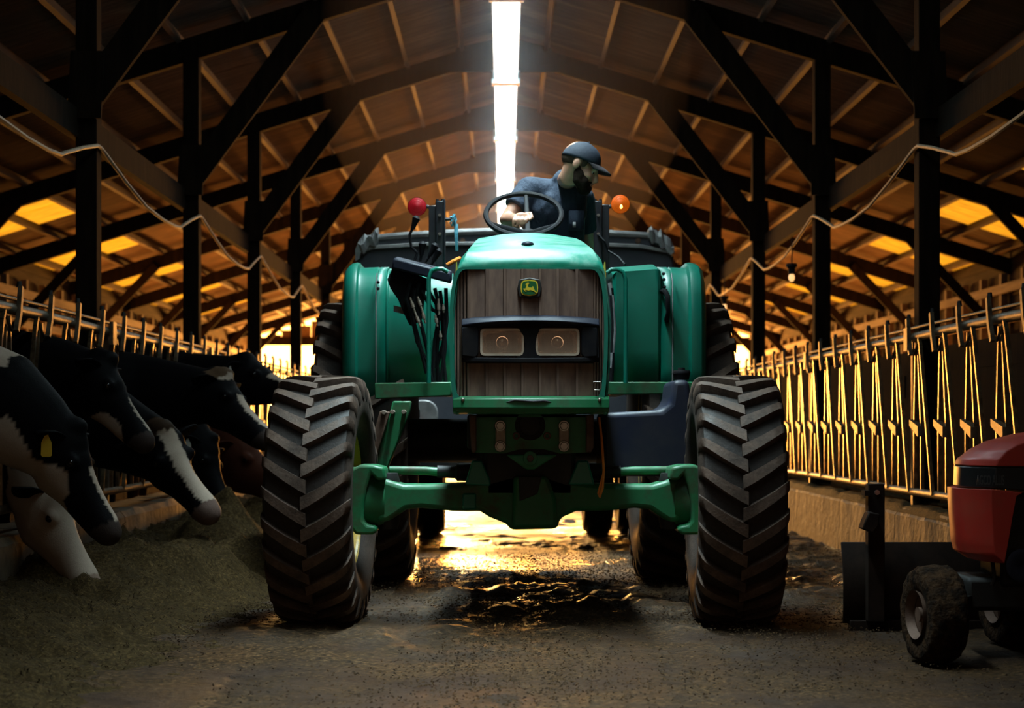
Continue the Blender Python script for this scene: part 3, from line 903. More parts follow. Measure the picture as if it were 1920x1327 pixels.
# steering knuckles
for s in (-1, 1):
    k1 = [(655, 895), (661, 878), (676, 871), (700, 871), (722, 876), (724, 899), (708, 900), (697, 888), (689, 915), (684, 945), (683, 975), (690, 983), (706, 985), (709, 995), (700, 1001), (668, 1001), (657, 985), (654, 940)]
    if s > 0: k1 = [(2 * 989 - a, bb) for a, bb in k1]
    b = MB(); b.prism(TXZ(k1, -0.12), -0.17, 0.10); o = tp('steering_knuckle', b, 'green_dirty', 0.02, seg=3)
    cx = s * 0.70
    b = MB(); b.lathe([(0.46, 0.0), (0.46, 0.05), (0.50, 0.06), (0.70, 0.06), (0.735, 0.05), (0.735, 0)], 20, 'z', (cx, 0, 0)); tp('king_pin_housing', b, 'castblack')
    b = MB(); b.cyl((s * 0.72, 0.02, 0.607), (s * 0.95, 0.0, 0.607), 0.14, 24, 0.17); tp('hub_carrier', b, 'green_dirty')
    b = MB(); b.tube([(s * 0.70, 0.12, 0.745), (s * 0.52, 0.14, 0.742), (s * 0.44, 0.14, 0.735)], 0.022, 10); tp('tie_rod', b, 'green_dirty')
    b = MB(); b.tube([(s * 0.46, 0.14, 0.738), (s * 0.37, 0.14, 0.735), (s * 0.36, 0.14, 0.735), (s * 0.16, 0.14, 0.735)], [0.032, 0.032, 0.045, 0.045], 12); tp('steering_cylinder', b, 'castblack')
    b = MB(); b.cyl((s * 0.44, 0.14, 0.735), (s * 0.27, 0.138, 0.735), 0.016, 10); tp('cylinder_rod', b, 'chrome')

# front bolster: cast box with a round opening
def plate_holes(outer, holes, y0, y1):
    bm = bmesh.new(); es = []
    for loop in [outer] + holes:
        vs = [bm.verts.new((x, y0, z)) for x, z in loop]
        for i in range(len(vs)): es.append(bm.edges.new((vs[i], vs[(i + 1) % len(vs)])))
    r = bmesh.ops.triangle_fill(bm, edges=es, use_beauty=True)
    fs = [g for g in r['geom'] if isinstance(g, bmesh.types.BMFace)]
    ex = bmesh.ops.extrude_face_region(bm, geom=fs)
    vv = [g for g in ex['geom'] if isinstance(g, bmesh.types.BMVert)]
    bmesh.ops.translate(bm, verts=vv, vec=(0, y1 - y0, 0))
    bmesh.ops.recalc_face_normals(bm, faces=bm.faces)
    mb = MB(); bm.verts.index_update()
    mb.add([v.co.copy() for v in bm.verts], [[v.index for v in f.verts] for f in bm.faces])
    bm.free(); return mb
def circ(cx, cz, r, n=24, ry=None): return [(cx + r * math.cos(2*PI*i/n), cz + (ry or r) * math.sin(2*PI*i/n)) for i in range(n)]
by = -0.40
c0 = T(994, 797, by)
outer = TXZ([(884, 782), (1108, 782), (1108, 848), (1050, 850), (1020, 842), (975, 842), (945, 850), (884, 848)], by)
mb = plate_holes(outer, [circ(c0.x, c0.z, 0.072)], by, by + 0.05); tp('front_bolster', mb, 'green_dirty', 0)
b = MB(); b.box((-0.30, by + 0.05, 0.86), (0.30, 0.25, 1.02)); tp('bolster_frame', b, 'castblack', 0.01)
b = MB(); b.lathe([(by + .03, 0.05), (by + .048, 0.05), (by + .048, 0.0)], 24, 'y', (c0.x, 0, c0.z)); tp('crank_pulley', b, 'castblack')
for pts in ([(879, 776), (893, 778), (893, 846), (888, 850), (884, 846)], [(1099, 778), (1113, 776), (1113, 838), (1108, 848), (1099, 848)]):
    b = MB(); b.prism(TXZ(pts, by - 0.05), by - 0.07, by + 0.2); tp('bolster_flange', b, 'brownsteel', 0.006)
hexp = lambda c, r, y0, y1: MB().prism([(c.x + r*math.cos(PI/3*i), c.z + r*math.sin(PI/3*i)) for i in range(6)], y0, y1)
for px in (938, 1057):
    pl = TXZ([(929, 797), (932, 789), (944, 789), (948, 797), (948, 838), (944, 846), (932, 846), (929, 838)], by)
    dx = (px - 938) * (TY + by) / F
    b = MB(); b.prism([(x + dx, z) for x, z in pl], by - 0.03, by + 0.005); o = tp('weight_plate', b, 'plate', 0.006, label='bare worn metal plate with two bolts')
    for py in (798, 836):
        c = T(px, py, by); b = hexp(c, 0.021, by - 0.052, by - 0.03); b.cyl((c.x, by - 0.036, c.z), (c.x, by - 0.028, c.z), 0.027, 16)
        tp('bolt', b, 'steel', 0.003, parent=o)
for px in (968, 1026):
    c = T(px, 817, by); b = MB(); b.lathe([(by + .01, 0.009), (by - .014, 0.009), (by - .014, 0.017), (by + .01, 0.019)], 18, 'y', (c.x, 0, c.z)); tp('bushing', b, 'brownsteel')
b = MB(); b.prism(TXZ([(948, 852), (1046, 852), (1002, 880), (986, 880)], by), by - 0.02, by + 0.06); tp('pivot_bracket', b, 'green_dirty', 0.01)
c = T(994, 859, by); b = MB(); b.lathe([(by - .018, 0.034), (by - .036, 0.034), (by - .036, 0.0)], 24, 'y', (c.x, 0, c.z)); tp('pivot_boss', b, 'green_dirty', 0.003)
b = hexp(c, 0.017, by - 0.052, by - 0.034); tp('pivot_bolt', b, 'brownsteel', 0.002)
b = MB(); b.tube([T(1123, 782, -.35), T(1128, 820, -.36), T(1132, 880, -.37), T(1130, 915, -.37), T(1124, 932, -.37), T(1122, 925, -.36), T(1131, 890, -.36)], 0.006, 8); tp('hanging_wire', b, 'orange_hose', label='thin tan wire dangling from the bolster')

# drive train
b = MB(); b.box((-0.22, -0.1, 0.62), (0.22, 1.5, 1.16)); tp('engine_block', b, 'castblack', 0.02)
b = MB(); b.box((-0.28, 1.2, 0.60), (0.28, 2.7, 1.20)); tp('transmission', b, 'castblack', 0.03)
b = MB(); b.cyl((-0.95, 2.45, 0.872), (0.95, 2.45, 0.872), 0.14, 20); tp('rear_axle', b, 'castblack')
b = MB(); b.box((-0.08, 2.6, 0.48), (0.08, 3.6, 0.56)); tp('drawbar', b, 'castblack', 0.01)
b = MB(); b.box((-0.60, 1.35, 1.15), (0.60, 2.6, 1.20)); tp('platform', b, 'green_dirty', 0.01)
for s in (-1, 1):
    b = MB(); b.tube([(s*.26, .35, 1.1), (s*.29, .5, 1.25), (s*.27, .75, 1.3), (s*.28, 1.0, 1.5)], 0.03, 10); tp('engine_hose', b, 'rubberhose')
    b = MB(); b.box((-0.28, 0.0, 1.15), (0.28, 1.0, 1.80)) if s < 0 else b.box((-0.26, 1.0, 1.2), (0.26, 1.25, 1.9)); tp('engine_cover', b, 'castblack', 0.02)

# hood: lofted shell; half section points run from the lower edge up to the crown
def hsec(y, wb, zb_, w1, z1, ws, zs, wt, zt, z0):
    half = [(wb, zb_), (w1, z1), (w1 * 1.0, z1 + (zs - z1) * .6), (ws, zs), (ws - (ws - wt) * .35, zs + (zt - zs) * .62), (wt, zt), (wt * .5, zt + (z0 - zt) * .75), (0, z0)]
    pts = half + [(-a, bb) for a, bb in half[-2::-1]]
    return [Vector((a, y, bb)) for a, bb in pts]
secs = [hsec(-0.545, 0.345, 1.02, 0.366, 1.25, 0.345, 1.66, 0.318, 1.695, 1.702),
        hsec(-0.535, 0.350, 1.02, 0.368, 1.25, 0.345, 1.67, 0.316, 1.725, 1.738),
        hsec(-0.500, 0.350, 1.02, 0.368, 1.25, 0.343, 1.69, 0.300, 1.770, 1.785),
        hsec(-0.42, 0.350, 1.03, 0.366, 1.25, 0.340, 1.70, 0.290, 1.800, 1.818),
        hsec(-0.20, 0.350, 1.10, 0.362, 1.28, 0.335, 1.73, 0.280, 1.838, 1.860),
        hsec(0.20, 0.345, 1.25, 0.355, 1.35, 0.330, 1.78, 0.270, 1.900, 1.925),
        hsec(0.70, 0.340, 1.30, 0.345, 1.40, 0.320, 1.84, 0.260, 1.968, 1.998),
        hsec(1.05, 0.335, 1.32, 0.335, 1.45, 0.310, 1.88, 0.245, 2.000, 2.035),
        hsec(1.12, 0.320, 1.32, 0.320, 1.45, 0.290, 1.86, 0.225, 1.975, 2.005)]
b = MB(); b.loft(secs, cap=False, closed=False)
hood = tp('hood', b, 'hood', label='green hood, pale with dust and shine on top')
sm = hood.modifiers.new('thick', 'SOLIDIFY'); sm.thickness = 0.012; sm.offset = -1
# dash cowl behind the hood
b = MB(); b.loft([[Vector((x, y, z)) for x, z in ((-.22, 1.7), (.22, 1.7), (.20, zt), (.1, zt + .02), (-.1, zt + .02), (-.20, zt))] for y, zt in ((1.10, 1.97), (1.18, 2.02), (1.32, 2.0), (1.38, 1.9))]); tp('dash_cowl', b, 'blackplastic', 0.01)
# front surround and chin
fy = -0.56
def rrect(x0, x1, z0, z1, r, n=5):
    o = []
    for cx, cz, a0 in ((x1 - r, z1 - r, 0), (x0 + r, z1 - r, 90), (x0 + r, z0 + r, 180), (x1 - r, z0 + r, 270)):
        for i in range(n + 1):
            a = R(a0 + 90 * i / n); o.append((cx + r * math.cos(a), cz + r * math.sin(a)))
    return o
hl_o = [(868, 500.5), (861, 503), (855, 509), (850, 522), (846, 545), (843, 580), (842, 620), (843, 670), (846, 720), (850, 755), (856, 770)]
hl_i = [(873, 505), (867, 507), (861, 513), (857, 524), (853, 546), (850, 580), (849, 620), (850, 670), (853, 716), (857, 738), (863, 745)]
mirx = lambda pts: [(2 * 991 - a, b) for a, b in pts][::-1]
mb = plate_holes(TXZ(hl_o + mirx(hl_o), fy), [TXZ(hl_i + mirx(hl_i), fy)], fy - 0.010, fy + 0.09); tp('grille_surround', mb, 'green', 0)
ch = []
for i in range(17):
    t = -1 + 2 * i / 16; x = 0.362 * t
    yb_ = fy - 0.055 + 0.045 * abs(t) ** 4
    ch.append([Vector((x, yb_ + 0.02, 1.105)), Vector((x, yb_, 1.092)), Vector((x, yb_ - 0.004, 1.05)), Vector((x, yb_ + 0.02, 1.022 + 0.012 * t * t)), Vector((x, fy + 0.09, 1.022)), Vector((x, fy + 0.09, 1.105))])
b = MB(); b.loft(ch); tp('chin_panel', b, 'green_dirty', 0.004, label='green chin panel with a dark scuff')
b = MB(); b.tube([T(945, 755, fy - .05), T(965, 750, fy - .058), T(1000, 752, fy - .06), T(1020, 751, fy - .058), T(1038, 755, fy - .05)], [0.004, 0.009, 0.008, 0.010, 0.003], 8, up=(0, 0, 1), rh=[0.002, 0.005, 0.004, 0.006, 0.002]); tp('scuff', b, 'castblack')
for px in (868, 1124):
    c = T(px, 749, fy - .03); b = MB(); b.ell(c, (0.009, 0.009, 0.009)); tp('rivet', b, 'steel')
# grille panels
def gpanel(px0, px1, py0, py1, curve=True):
    y = fy + 0.004
    a = T(px0, py0, y); c = T(px1, py1, y)
    def yy(x): return y + 0.05 * abs(x / 0.345) ** 3 - 0.018
    b = MB(); rings = []
    for z in (c.z, a.z):
        ring = []
        rib = 1 if px1 - px0 > 12 else 0
        for t in ((0, .05, .16, .24, .6, .97, 1) if rib else (0, .25, .5, .75, 1)):
            x = a.x + (c.x - a.x) * t
            bul = 0.004 * (1 - abs(2 * t - 1) ** 4) + rib * (0.011 if .04 < t < .17 else (.004 if t < .25 else 0))
            ring.append(Vector((x, yy(x) - bul, z)))
        ring += [Vector((c.x, yy(c.x) + 0.03, z)), Vector((a.x, yy(a.x) + 0.03, z))]
        rings.append(ring)
    b.loft(rings); tp('grille_panel', b, 'grille')
cols = [(875, 908), (909, 942), (943, 975), (976, 1008), (1009, 1041), (1042, 1077), (1078, 1112)]
for a, c in cols:
    gpanel(a, c + 0.7, 505, 600); gpanel(a, c + 0.7, 681, 742)
for k in range(4):
    x0 = 850.5 + k * 6.1; gpanel(x0, x0 + 4.6, 508, 742)
    x0 = 1113.5 + k * 5.4; gpanel(x0, x0 + 4.2, 508, 742)
b = MB(); b.box((-0.34, fy + 0.045, 1.10), (0.34, fy + 0.06, 1.70)); tp('grille_backing', b, 'castblack')
b = MB(); b.box((-.31, fy + .015, 1.27), (.31, fy + .03, 1.46)); tp('lamp_recess', b, 'brownsteel')
# headlight bar
hy = fy - 0.03
hb_out = TXZ([(866, 612), (890, 607), (945, 603), (1000, 602), (1055, 603), (1098, 607), (1121, 612), (1123, 670), (1100, 676), (1000, 678), (890, 676), (865, 670)], hy)
holes = []
for pts in ([(895, 614), (960, 611), (973, 616), (982, 630), (985, 650), (980, 664), (968, 671), (895, 671)], [(1006, 632), (1012, 617), (1024, 611), (1092, 614), (1092, 671), (1018, 671), (1007, 664), (1003, 650)]):
    holes.append(TXZ(pts, hy))
mb = plate_holes(hb_out, holes, hy, hy + 0.03); hbar = tp('headlight_bar', mb, 'blackplastic', 0, label='dark bar holding two headlights')
br = []
for i in range(13):
    t = -1 + 2 * i / 12; x = 0.318 * t - 0.003; z = 1.462 - 0.018 * t * t
    br.append([Vector((x, hy - 0.022 + .03 * t ** 4, z + 0.006)), Vector((x, hy - 0.035 + .03 * t ** 4, z - 0.012)), Vector((x, hy + 0.0, z - 0.026)), Vector((x, hy + 0.05, z - 0.02)), Vector((x, hy + 0.05, z + 0.018)), Vector((x, hy + 0.01, z + 0.018))])
b = MB(); b.loft(br); tp('brow', b, 'bluegrey', 0.004, parent=hbar)
br = []
for i in range(13):
    t = -1 + 2 * i / 12; x = 0.318 * t - 0.003; z = 1.272 + 0.004 * t * t
    br.append([Vector((x, hy - 0.02 + .03 * t ** 4, z + 0.008)), Vector((x, hy - 0.02 + .03 * t ** 4, z - 0.012)), Vector((x, hy + 0.03, z - 0.014)), Vector((x, hy + 0.03, z + 0.010))])
b = MB(); b.loft(br); tp('lower_lip', b, 'blackplastic', 0.003, parent=hbar)
for pts in ([(866, 614), (893, 611), (897, 620), (897, 664), (892, 670), (866, 667)], [(1092, 612), (1119, 614), (1120, 668), (1095, 670), (1090, 664), (1090, 620)]):
    b = MB(); b.prism(TXZ(pts, hy), hy - 0.008, hy + 0.02); tp('side_blank', b, 'blackplastic', 0.004, parent=hbar)
for x0, x1 in ((902, 981), (1006, 1085)):
    a = T(x0, 617, hy); c = T(x1, 665, hy)
    fr_o = rrect(a.x - .004, c.x + .004, c.z - .004, a.z + .004, 0.02); fr_i = rrect(a.x + .006, c.x - .006, c.z + .006, a.z - .006, 0.014)
    mb = plate_holes(fr_o, [fr_i], hy + 0.004, hy + 0.02); lamp = tp('headlight', mb, 'lampframe', label='rectangular ribbed headlight')
    # reflector bowl
    cx, cz = (a.x + c.x) / 2, (a.z + c.z) / 2; wx, wz = (c.x - a.x) / 2 - .004, (a.z - c.z) / 2 - .004
    rings = []
    for t in (1.0, .85, .6, .35, .12):
        yy = hy + 0.022 + 0.055 * (1 - t * t)
        rr = rrect(cx - wx * t, cx + wx * t, cz - wz * t, cz + wz * t, 0.5 * wz * t + 0.001, 7)
        rings.append([Vector((x, yy + (.007 if q_ % 2 else 0) * (t > .2) * (t < .95), z)) for q_, (x, z) in enumerate(rr)])
    b = MB(); b.loft(rings, cap=False); b.add(rings[-1], [tuple(range(len(rings[-1])))]); tp('reflector', b, 'reflector', parent=lamp, smooth=False)
    b = MB(); b.lathe([(hy + .036, .0155), (hy + .03, .015), (hy + .028, .011), (hy + .026, .0)], 16, 'y', (cx, 0, cz)); tp('bulb_shield', b, 'reflector', parent=lamp)
    b = MB(); b.ell((cx, hy + .054, cz), (.009, .011, .009)); tp('added_bowl_glow', b, 'bowl_glow', parent=lamp)  # added emitter behind the shield, lights up the reflector bowl
    b = MB(); b.lathe([(hy + .05, .020), (hy + .040, .028), (hy + .05, .034)], 20, 'y', (cx, 0, cz)); tp('bulb_ring', b, 'chrome', parent=lamp)
    # ribbed glass
    vs = []; fs = []; nx = 54
    for i in range(nx + 1):
        x = a.x + .004 + (c.x - a.x - .008) * i / nx
        yo = hy + 0.004 + (0.0035 if i % 2 else 0)
        for z in (a.z - .004, c.z + .004): vs += [(x, yo, z)]
        for z in (a.z - .004, c.z + .004): vs += [(x, hy + 0.014, z)]
    for i in range(nx):
        q = 4 * i
        fs += [(q, q+1, q+5, q+4), (q+2, q+6, q+7, q+3), (q, q+4, q+6, q+2), (q+1, q+3, q+7, q+5)]
    fs += [(0, 2, 3, 1), (4*nx, 4*nx+1, 4*nx+3, 4*nx+2)]
    b = MB(); b.add(vs, fs); tp('lens', b, 'glass', parent=lamp, smooth=False)
# emblem with the leaping deer
ey = fy - 0.042
b = MB(); b.prism(TXZ([(973, 524), (993, 520), (1013, 524), (1016, 540), (1013, 556), (993, 560), (973, 556), (970, 540)], ey), ey + 0.004, ey + 0.03); emb = tp('emblem', b, 'castblack', 0.004, label='rounded green badge with a yellow leaping deer')
def crop8(x, y): return (930 + x / 16.0, 500 + y / 16.0)
sh = [crop8(*p) for p in ((740, 630), (748, 520), (780, 440), (840, 412), (1000, 390), (1160, 412), (1222, 440), (1255, 520), (1265, 630), (1255, 750), (1225, 815), (1160, 850), (1000, 875), (840, 850), (778, 815), (748, 740))]
sc_ = lambda pts, k: [(992.6 + (a - 992.6) * k, 539.5 + (bb - 539.5) * k) for a, bb in pts]
b = MB(); b.prism(TXZ(sh, ey), ey - 0.001, ey + 0.006); tp('emblem_border', b, 'emblem_yellow', 0, parent=emb)
b = MB(); b.prism(TXZ(sc_(sh, 0.87), ey), ey - 0.003, ey + 0.002); tp('emblem_field', b, 'emblem_green', 0, parent=emb)
deer = [(810, 665), (840, 652), (885, 655), (897, 605), (915, 562), (875, 550), (905, 522), (880, 490), (905, 500), (925, 505), (930, 468), (948, 495), (980, 455), (970, 500), (1010, 495), (962, 538), (962, 590), (985, 622), (1090, 625), (1088, 600), (1106, 583), (1126, 612), (1137, 655), (1160, 710), (1215, 762), (1230, 790), (1190, 775), (1130, 735), (1060, 708), (1030, 702), (975, 717), (930, 703), (882, 692), (872, 714), (918, 740), (906, 752), (855, 726), (845, 692), (815, 682)]
b = MB(); b.prism(TXZ([crop8(*p) for p in deer], ey), ey - 0.0045, ey); tp('emblem_deer', b, 'emblem_yellow', 0, smooth=False, parent=emb)
# hood badge and side stripes, wire clip
c = T(989, 459, -0.36); c.z = 1.838
b = MB(); b.ell((c.x, -0.40, 1.824), (0.03, 0.035, 0.014)); tp('hood_badge', b, 'bluegrey')
for s in (-1, 1):
    b = MB(); b.add([(s*.349, -.47, 1.66), (s*.349, -.3, 1.672), (s*.345, -.3, 1.715), (s*.345, -.47, 1.735), (s*.352, -.47, 1.66), (s*.352, -.3, 1.672), (s*.349, -.3, 1.715), (s*.349, -.47, 1.735)], [(0,1,2,3), (7,6,5,4), (0,4,5,1), (1,5,6,2), (2,6,7,3), (3,7,4,0)]); tp('stripe_decal', b, 'decal_yellow')
b = MB(); b.tube([T(1113, 716, fy - .03), T(1125, 716, fy - .035), T(1127, 720, fy - .035), T(1127, 728, fy - .035), T(1124, 731, fy - .035), T(1115, 731, fy - .03)], 0.003, 6); tp('wire_clip', b, 'steel')

# ------------------------------------------------------------------ fenders
def fender_path(z0, zt, yf):
    return [(yf + .03, z0), (yf, z0 + .2), (yf, zt - .42), (yf + .02, zt - .22), (yf + .07, zt - .10), (yf + .18, zt - .03), (yf + .36, zt), (yf + .8, zt + .0), (yf + 1.25, zt - .07), (yf + 1.6, zt - .25), (yf + 1.85, zt - .55)]
def fender(sgn, xs, path):
    """xs: list of (x, inset) from the outer edge inwards"""
    n = len(path); rings = []
    for x, ins in xs:
        ring = []
        for i, (y, z) in enumerate(path):
            ty = path[min(i+1, n-1)][0] - path[max(i-1, 0)][0]; tz = path[min(i+1, n-1)][1] - path[max(i-1, 0)][1]
            L = math.hypot(ty, tz); ny, nz = -tz / L, ty / L
            ring.append(Vector((x, y - ny * ins, z - nz * ins)))
        rings.append(ring)
    b = MB(); b.loft(rings, cap=False, closed=False); return b
yf = 1.60
for s in (-1, 1):
    def X(px): return T(px, 600, yf).x
    if s < 0: e = [(637, .22), (638, .10), (642, .04), (650, .008), (660, 0), (666, .004), (670, .028), (676, .032), (690, .030), (703, .028), (705, .034), (706, .028), (722, .028)]
    else: e = [(1329, .22), (1328, .10), (1324, .04), (1316, .008), (1304, 0), (1297, .004), (1292, .028), (1286, .032), (1272, .030), (1264, .028), (1262, .034), (1260, .028), (1240, .028)]
    o = tp('fender', fender(s, [(X(a), i) for a, i in e], fender_path(1.10, 1.955, yf)), 'green')
    m = o.modifiers.new('thick', 'SOLIDIFY'); m.thickness = 0.012; m.offset = -1
    if s < 0: e = [(722, .028), (724, .06), (730, .065), (790, .065), (845, .065), (848, .2)]
    else: e = [(1240, .028), (1234, .012), (1228, .012), (1200, .02), (1156, .03), (1150, .05), (1148, .2)]
    pth = fender_path(1.20, 1.945, yf)
    if s > 0: pth = [(yf + .03, 1.2), (yf + .0, 1.4), (yf + .0, 1.75), (yf + .01, 1.86), (yf + .02, 1.895), (yf + .10, 1.915), (yf + .36, 1.955), (yf + .8, 1.955), (yf + 1.2, 1.86)]
    o = tp('fender_panel', fender(s, [(X(a), i) for a, i in e], pth), 'green')
    m = o.modifiers.new('thick', 'SOLIDIFY'); m.thickness = 0.012; m.offset = -1
    for px, py in (((709, 529), (709, 541)) if s < 0 else ((1244, 513), (1245, 524), (1246, 538))):
        c = T(px, py, yf + .02); b = MB(); b.ell(c, (0.010, 0.012, 0.010)); tp('fender_bolt', b, 'blackplastic')
    # vertical seam strip
    px = 705 if s < 0 else 1261
    b = MB(); b.tube([T(px, 735, yf + .01), T(px, 600, yf + .012), T(px, 530, yf + .015), T(px - s * 2, 512, yf + .06)], 0.004, 6); tp('fender_trim', b, 'rimsteel')
# grab handle on the right fender
b = MB(); b.tube([T(1241, 546, yf + .03), T(1247, 546, yf - .03), T(1252, 556, yf - .05), T(1253, 585, yf - .05), T(1250, 598, yf - .02), T(1250, 600, yf + .03)], [.015, .017, .016, .013, .016, .016], 8); tp('grab_handle', b, 'blackplastic')
# platform edge bars
for pts in ([(703, 718), (846, 716), (846, 742), (703, 748)], [(1136, 716), (1310, 716), (1310, 738), (1136, 740)]):
    b = MB(); b.prism(TXZ(pts, 1.3), 1.28, 1.40); tp('step_bar', b, 'green_dirty', 0.006)
# loader bracket struts on the left
b = MB(); b.prism(TXZ([(737, 752), (772, 752), (770, 770), (727, 880), (700, 880), (726, 795)], 0.9), 0.86, 0.94); tp('side_bracket', b, 'green_dirty', 0.008)
b = MB(); b.prism(TXZ([(712, 770), (731, 772), (702, 868), (686, 868)], 0.8), 0.80, 0.86); tp('brace_bar', b, 'brownsteel', 0.006)
for px, py in ((720, 773), (736, 772), (757, 772)):
    c = T(px, py, .8); b = hexp(c, 0.013, 0.775, 0.86); tp('bracket_bolt', b, 'plate', 0.002)
b = MB(); b.box((T(688, 820, .8).x, .80, T(688, 825, .8).z), (T(705, 820, .8).x, .84, T(688, 819, .8).z)); tp('bracket_pin', b, 'steel')
# fuel tank with filler neck
tk = TXZ([(1128, 774), (1240, 768), (1256, 755), (1262, 712), (1292, 712), (1298, 760), (1308, 800), (1310, 888), (1290, 893), (1150, 893), (1128, 880)], 0.55)
b = MB(); b.prism(tk, 0.55, 1.10); tank = tp('fuel_tank', b, 'tank', 0.035, seg=4, label='blue black plastic fuel tank with filler neck')
c = T(1277, 705, 0.8)
b = MB(); b.lathe([(c.z - .02, 0.0), (c.z - .02, .040), (c.z + .012, .046), (c.z + .012, .048), (c.z + .022, .048), (c.z + .03, .044), (c.z + .03, .02), (c.z + .045, .018), (c.z + .045, 0)], 20, 'z', (c.x, 0.78, 0)); tp('tank_cap', b, 'blackplastic', parent=tank)

# hand rails
for pts in ([(804, 718), (804, 522), (809, 508), (818, 504), (830, 504), (840, 510)], [(1173, 718), (1173, 524), (1168, 510), (1158, 505), (1146, 505), (1138, 512)]):
    pp = [T(a, bb, 1.22) for a, bb in pts]; b = MB(); b.tube(pp, 0.0125, 10); tp('hand_rail', b, 'green')

# lever console on the left
cb = MB()
q = [T(738, 483, 1.3), T(846, 511, 1.3), T(846, 532, 1.3), T(733, 503, 1.3)]
cb.add(q + [p + Vector((0, .22, .03)) for p in q], [(0,1,2,3), (7,6,5,4), (0,4,5,1), (1,5,6,2), (2,6,7,3), (3,7,4,0)]); con = tp('lever_console', cb, 'bluegrey', 0.012)
q = [T(736, 482, 1.3), T(733, 500, 1.3), T(723, 520, 1.3), T(730, 538, 1.34), T(745, 560, 1.36), T(758, 590, 1.4), T(768, 610, 1.42), T(790, 600, 1.42), T(800, 520, 1.36), T(745, 500, 1.34)]
cb = MB(); cb.prism([(p.x, p.z) for p in q], 1.42, 1.50); tp('console_side', cb, 'blackplastic', 0.008)
b = MB(); b.add([T(738, 572, 1.5), T(762, 578, 1.5), T(762, 590, 1.5), T(738, 584, 1.5)] + [p + Vector((0, .01, 0)) for p in (T(738, 572, 1.5), T(762, 578, 1.5), T(762, 590, 1.5), T(738, 584, 1.5))], [(0,1,2,3), (7,6,5,4), (0,4,5,1), (1,5,6,2), (2,6,7,3), (3,7,4,0)]); tp('metal_tab', b, 'rimsteel')
for pts, k in (([(778, 487), (782, 474), (771, 463), (768, 440), (775, 425), (780, 411)], 8), ([(788, 490), (791, 470), (792, 459)], 6), ([(797, 492), (806, 478), (815, 462)], 7), ([(808, 497), (815, 485), (822, 472)], 7)):
    pp = [T(a, bb, 1.38) for a, bb in pts]
    b = MB(); b.tube(pp, 0.008, 8); lv = tp('lever', b, 'blackplastic', parent=con)
    d = (pp[-1] - pp[-2]).normalized()
    b = MB(); b.tube([pp[-1] - d * .06, pp[-1] - d * .02, pp[-1] + d * .005, pp[-1] + d * .02], [.012, .017, .024, .012], 10)
    me = b.mesh('lever_knob'); o = link('lever_knob', me, MAT['blackplastic'], TR, smooth=True)
# hoses and couplers beneath
random.seed(5)
hz = [[(770, 530), (762, 560), (775, 600), (788, 650), (800, 700)], [(785, 530), (778, 570), (790, 610), (802, 660), (808, 715)], [(800, 540), (818, 570), (822, 620), (818, 670), (822, 715)], [(815, 540), (825, 580), (815, 640), (812, 690), (815, 716)], [(825, 545), (832, 600), (835, 650), (826, 715)], [(790, 545), (810, 580), (828, 590), (832, 640), (818, 690)], [(778, 540), (772, 590), (782, 640), (806, 690), (812, 716)], [(836, 540), (838, 600), (830, 660), (836, 716)]]
for i, pts in enumerate(hz):
    pp = [T(a, bb, 1.36 + 0.02 * (i % 3)) for a, bb in pts]; b = MB(); b.tube(pp, 0.011, 8); tp('hydraulic_hose', b, 'rubberhose')
for (a, bb, c2, d2) in ((769, 558, 778, 585), (778, 585, 788, 612), (783, 556, 791, 580), (791, 580, 798, 606), (822, 560, 823, 590), (816, 590, 820, 612), (831, 570, 832, 586), (825, 620, 827, 638)):
    p0 = T(a, bb, 1.33); p1 = T(c2, d2, 1.33); b = MB(); mid = (p0 + p1) / 2
    b.tube([p0, p0 + (p1 - p0) * .3, p0 + (p1 - p0) * .32, p0 + (p1 - p0) * .68, p0 + (p1 - p0) * .7, p1], [.006, .006, .010, .010, .006, .006], 8); tp('hose_coupler', b, 'plate')
b = MB(); b.tube([T(838, 497, 1.4), T(850, 490, 1.4), T(862, 484, 1.45)], 0.012, 8); tp('orange_tube', b, 'orange_hose', label='orange tube beside the hood')
# right side engine bits between hood and fender
for i, pts in enumerate(([(1146, 540), (1150, 600), (1148, 680), (1146, 715)], [(1143, 530), (1148, 560), (1152, 620), (1146, 690)])):
    b = MB(); b.tube([T(a, bb, 1.0) for a, bb in pts], 0.012, 8); tp('engine_hose', b, 'plastic_sheet' if i else 'rubberhose')

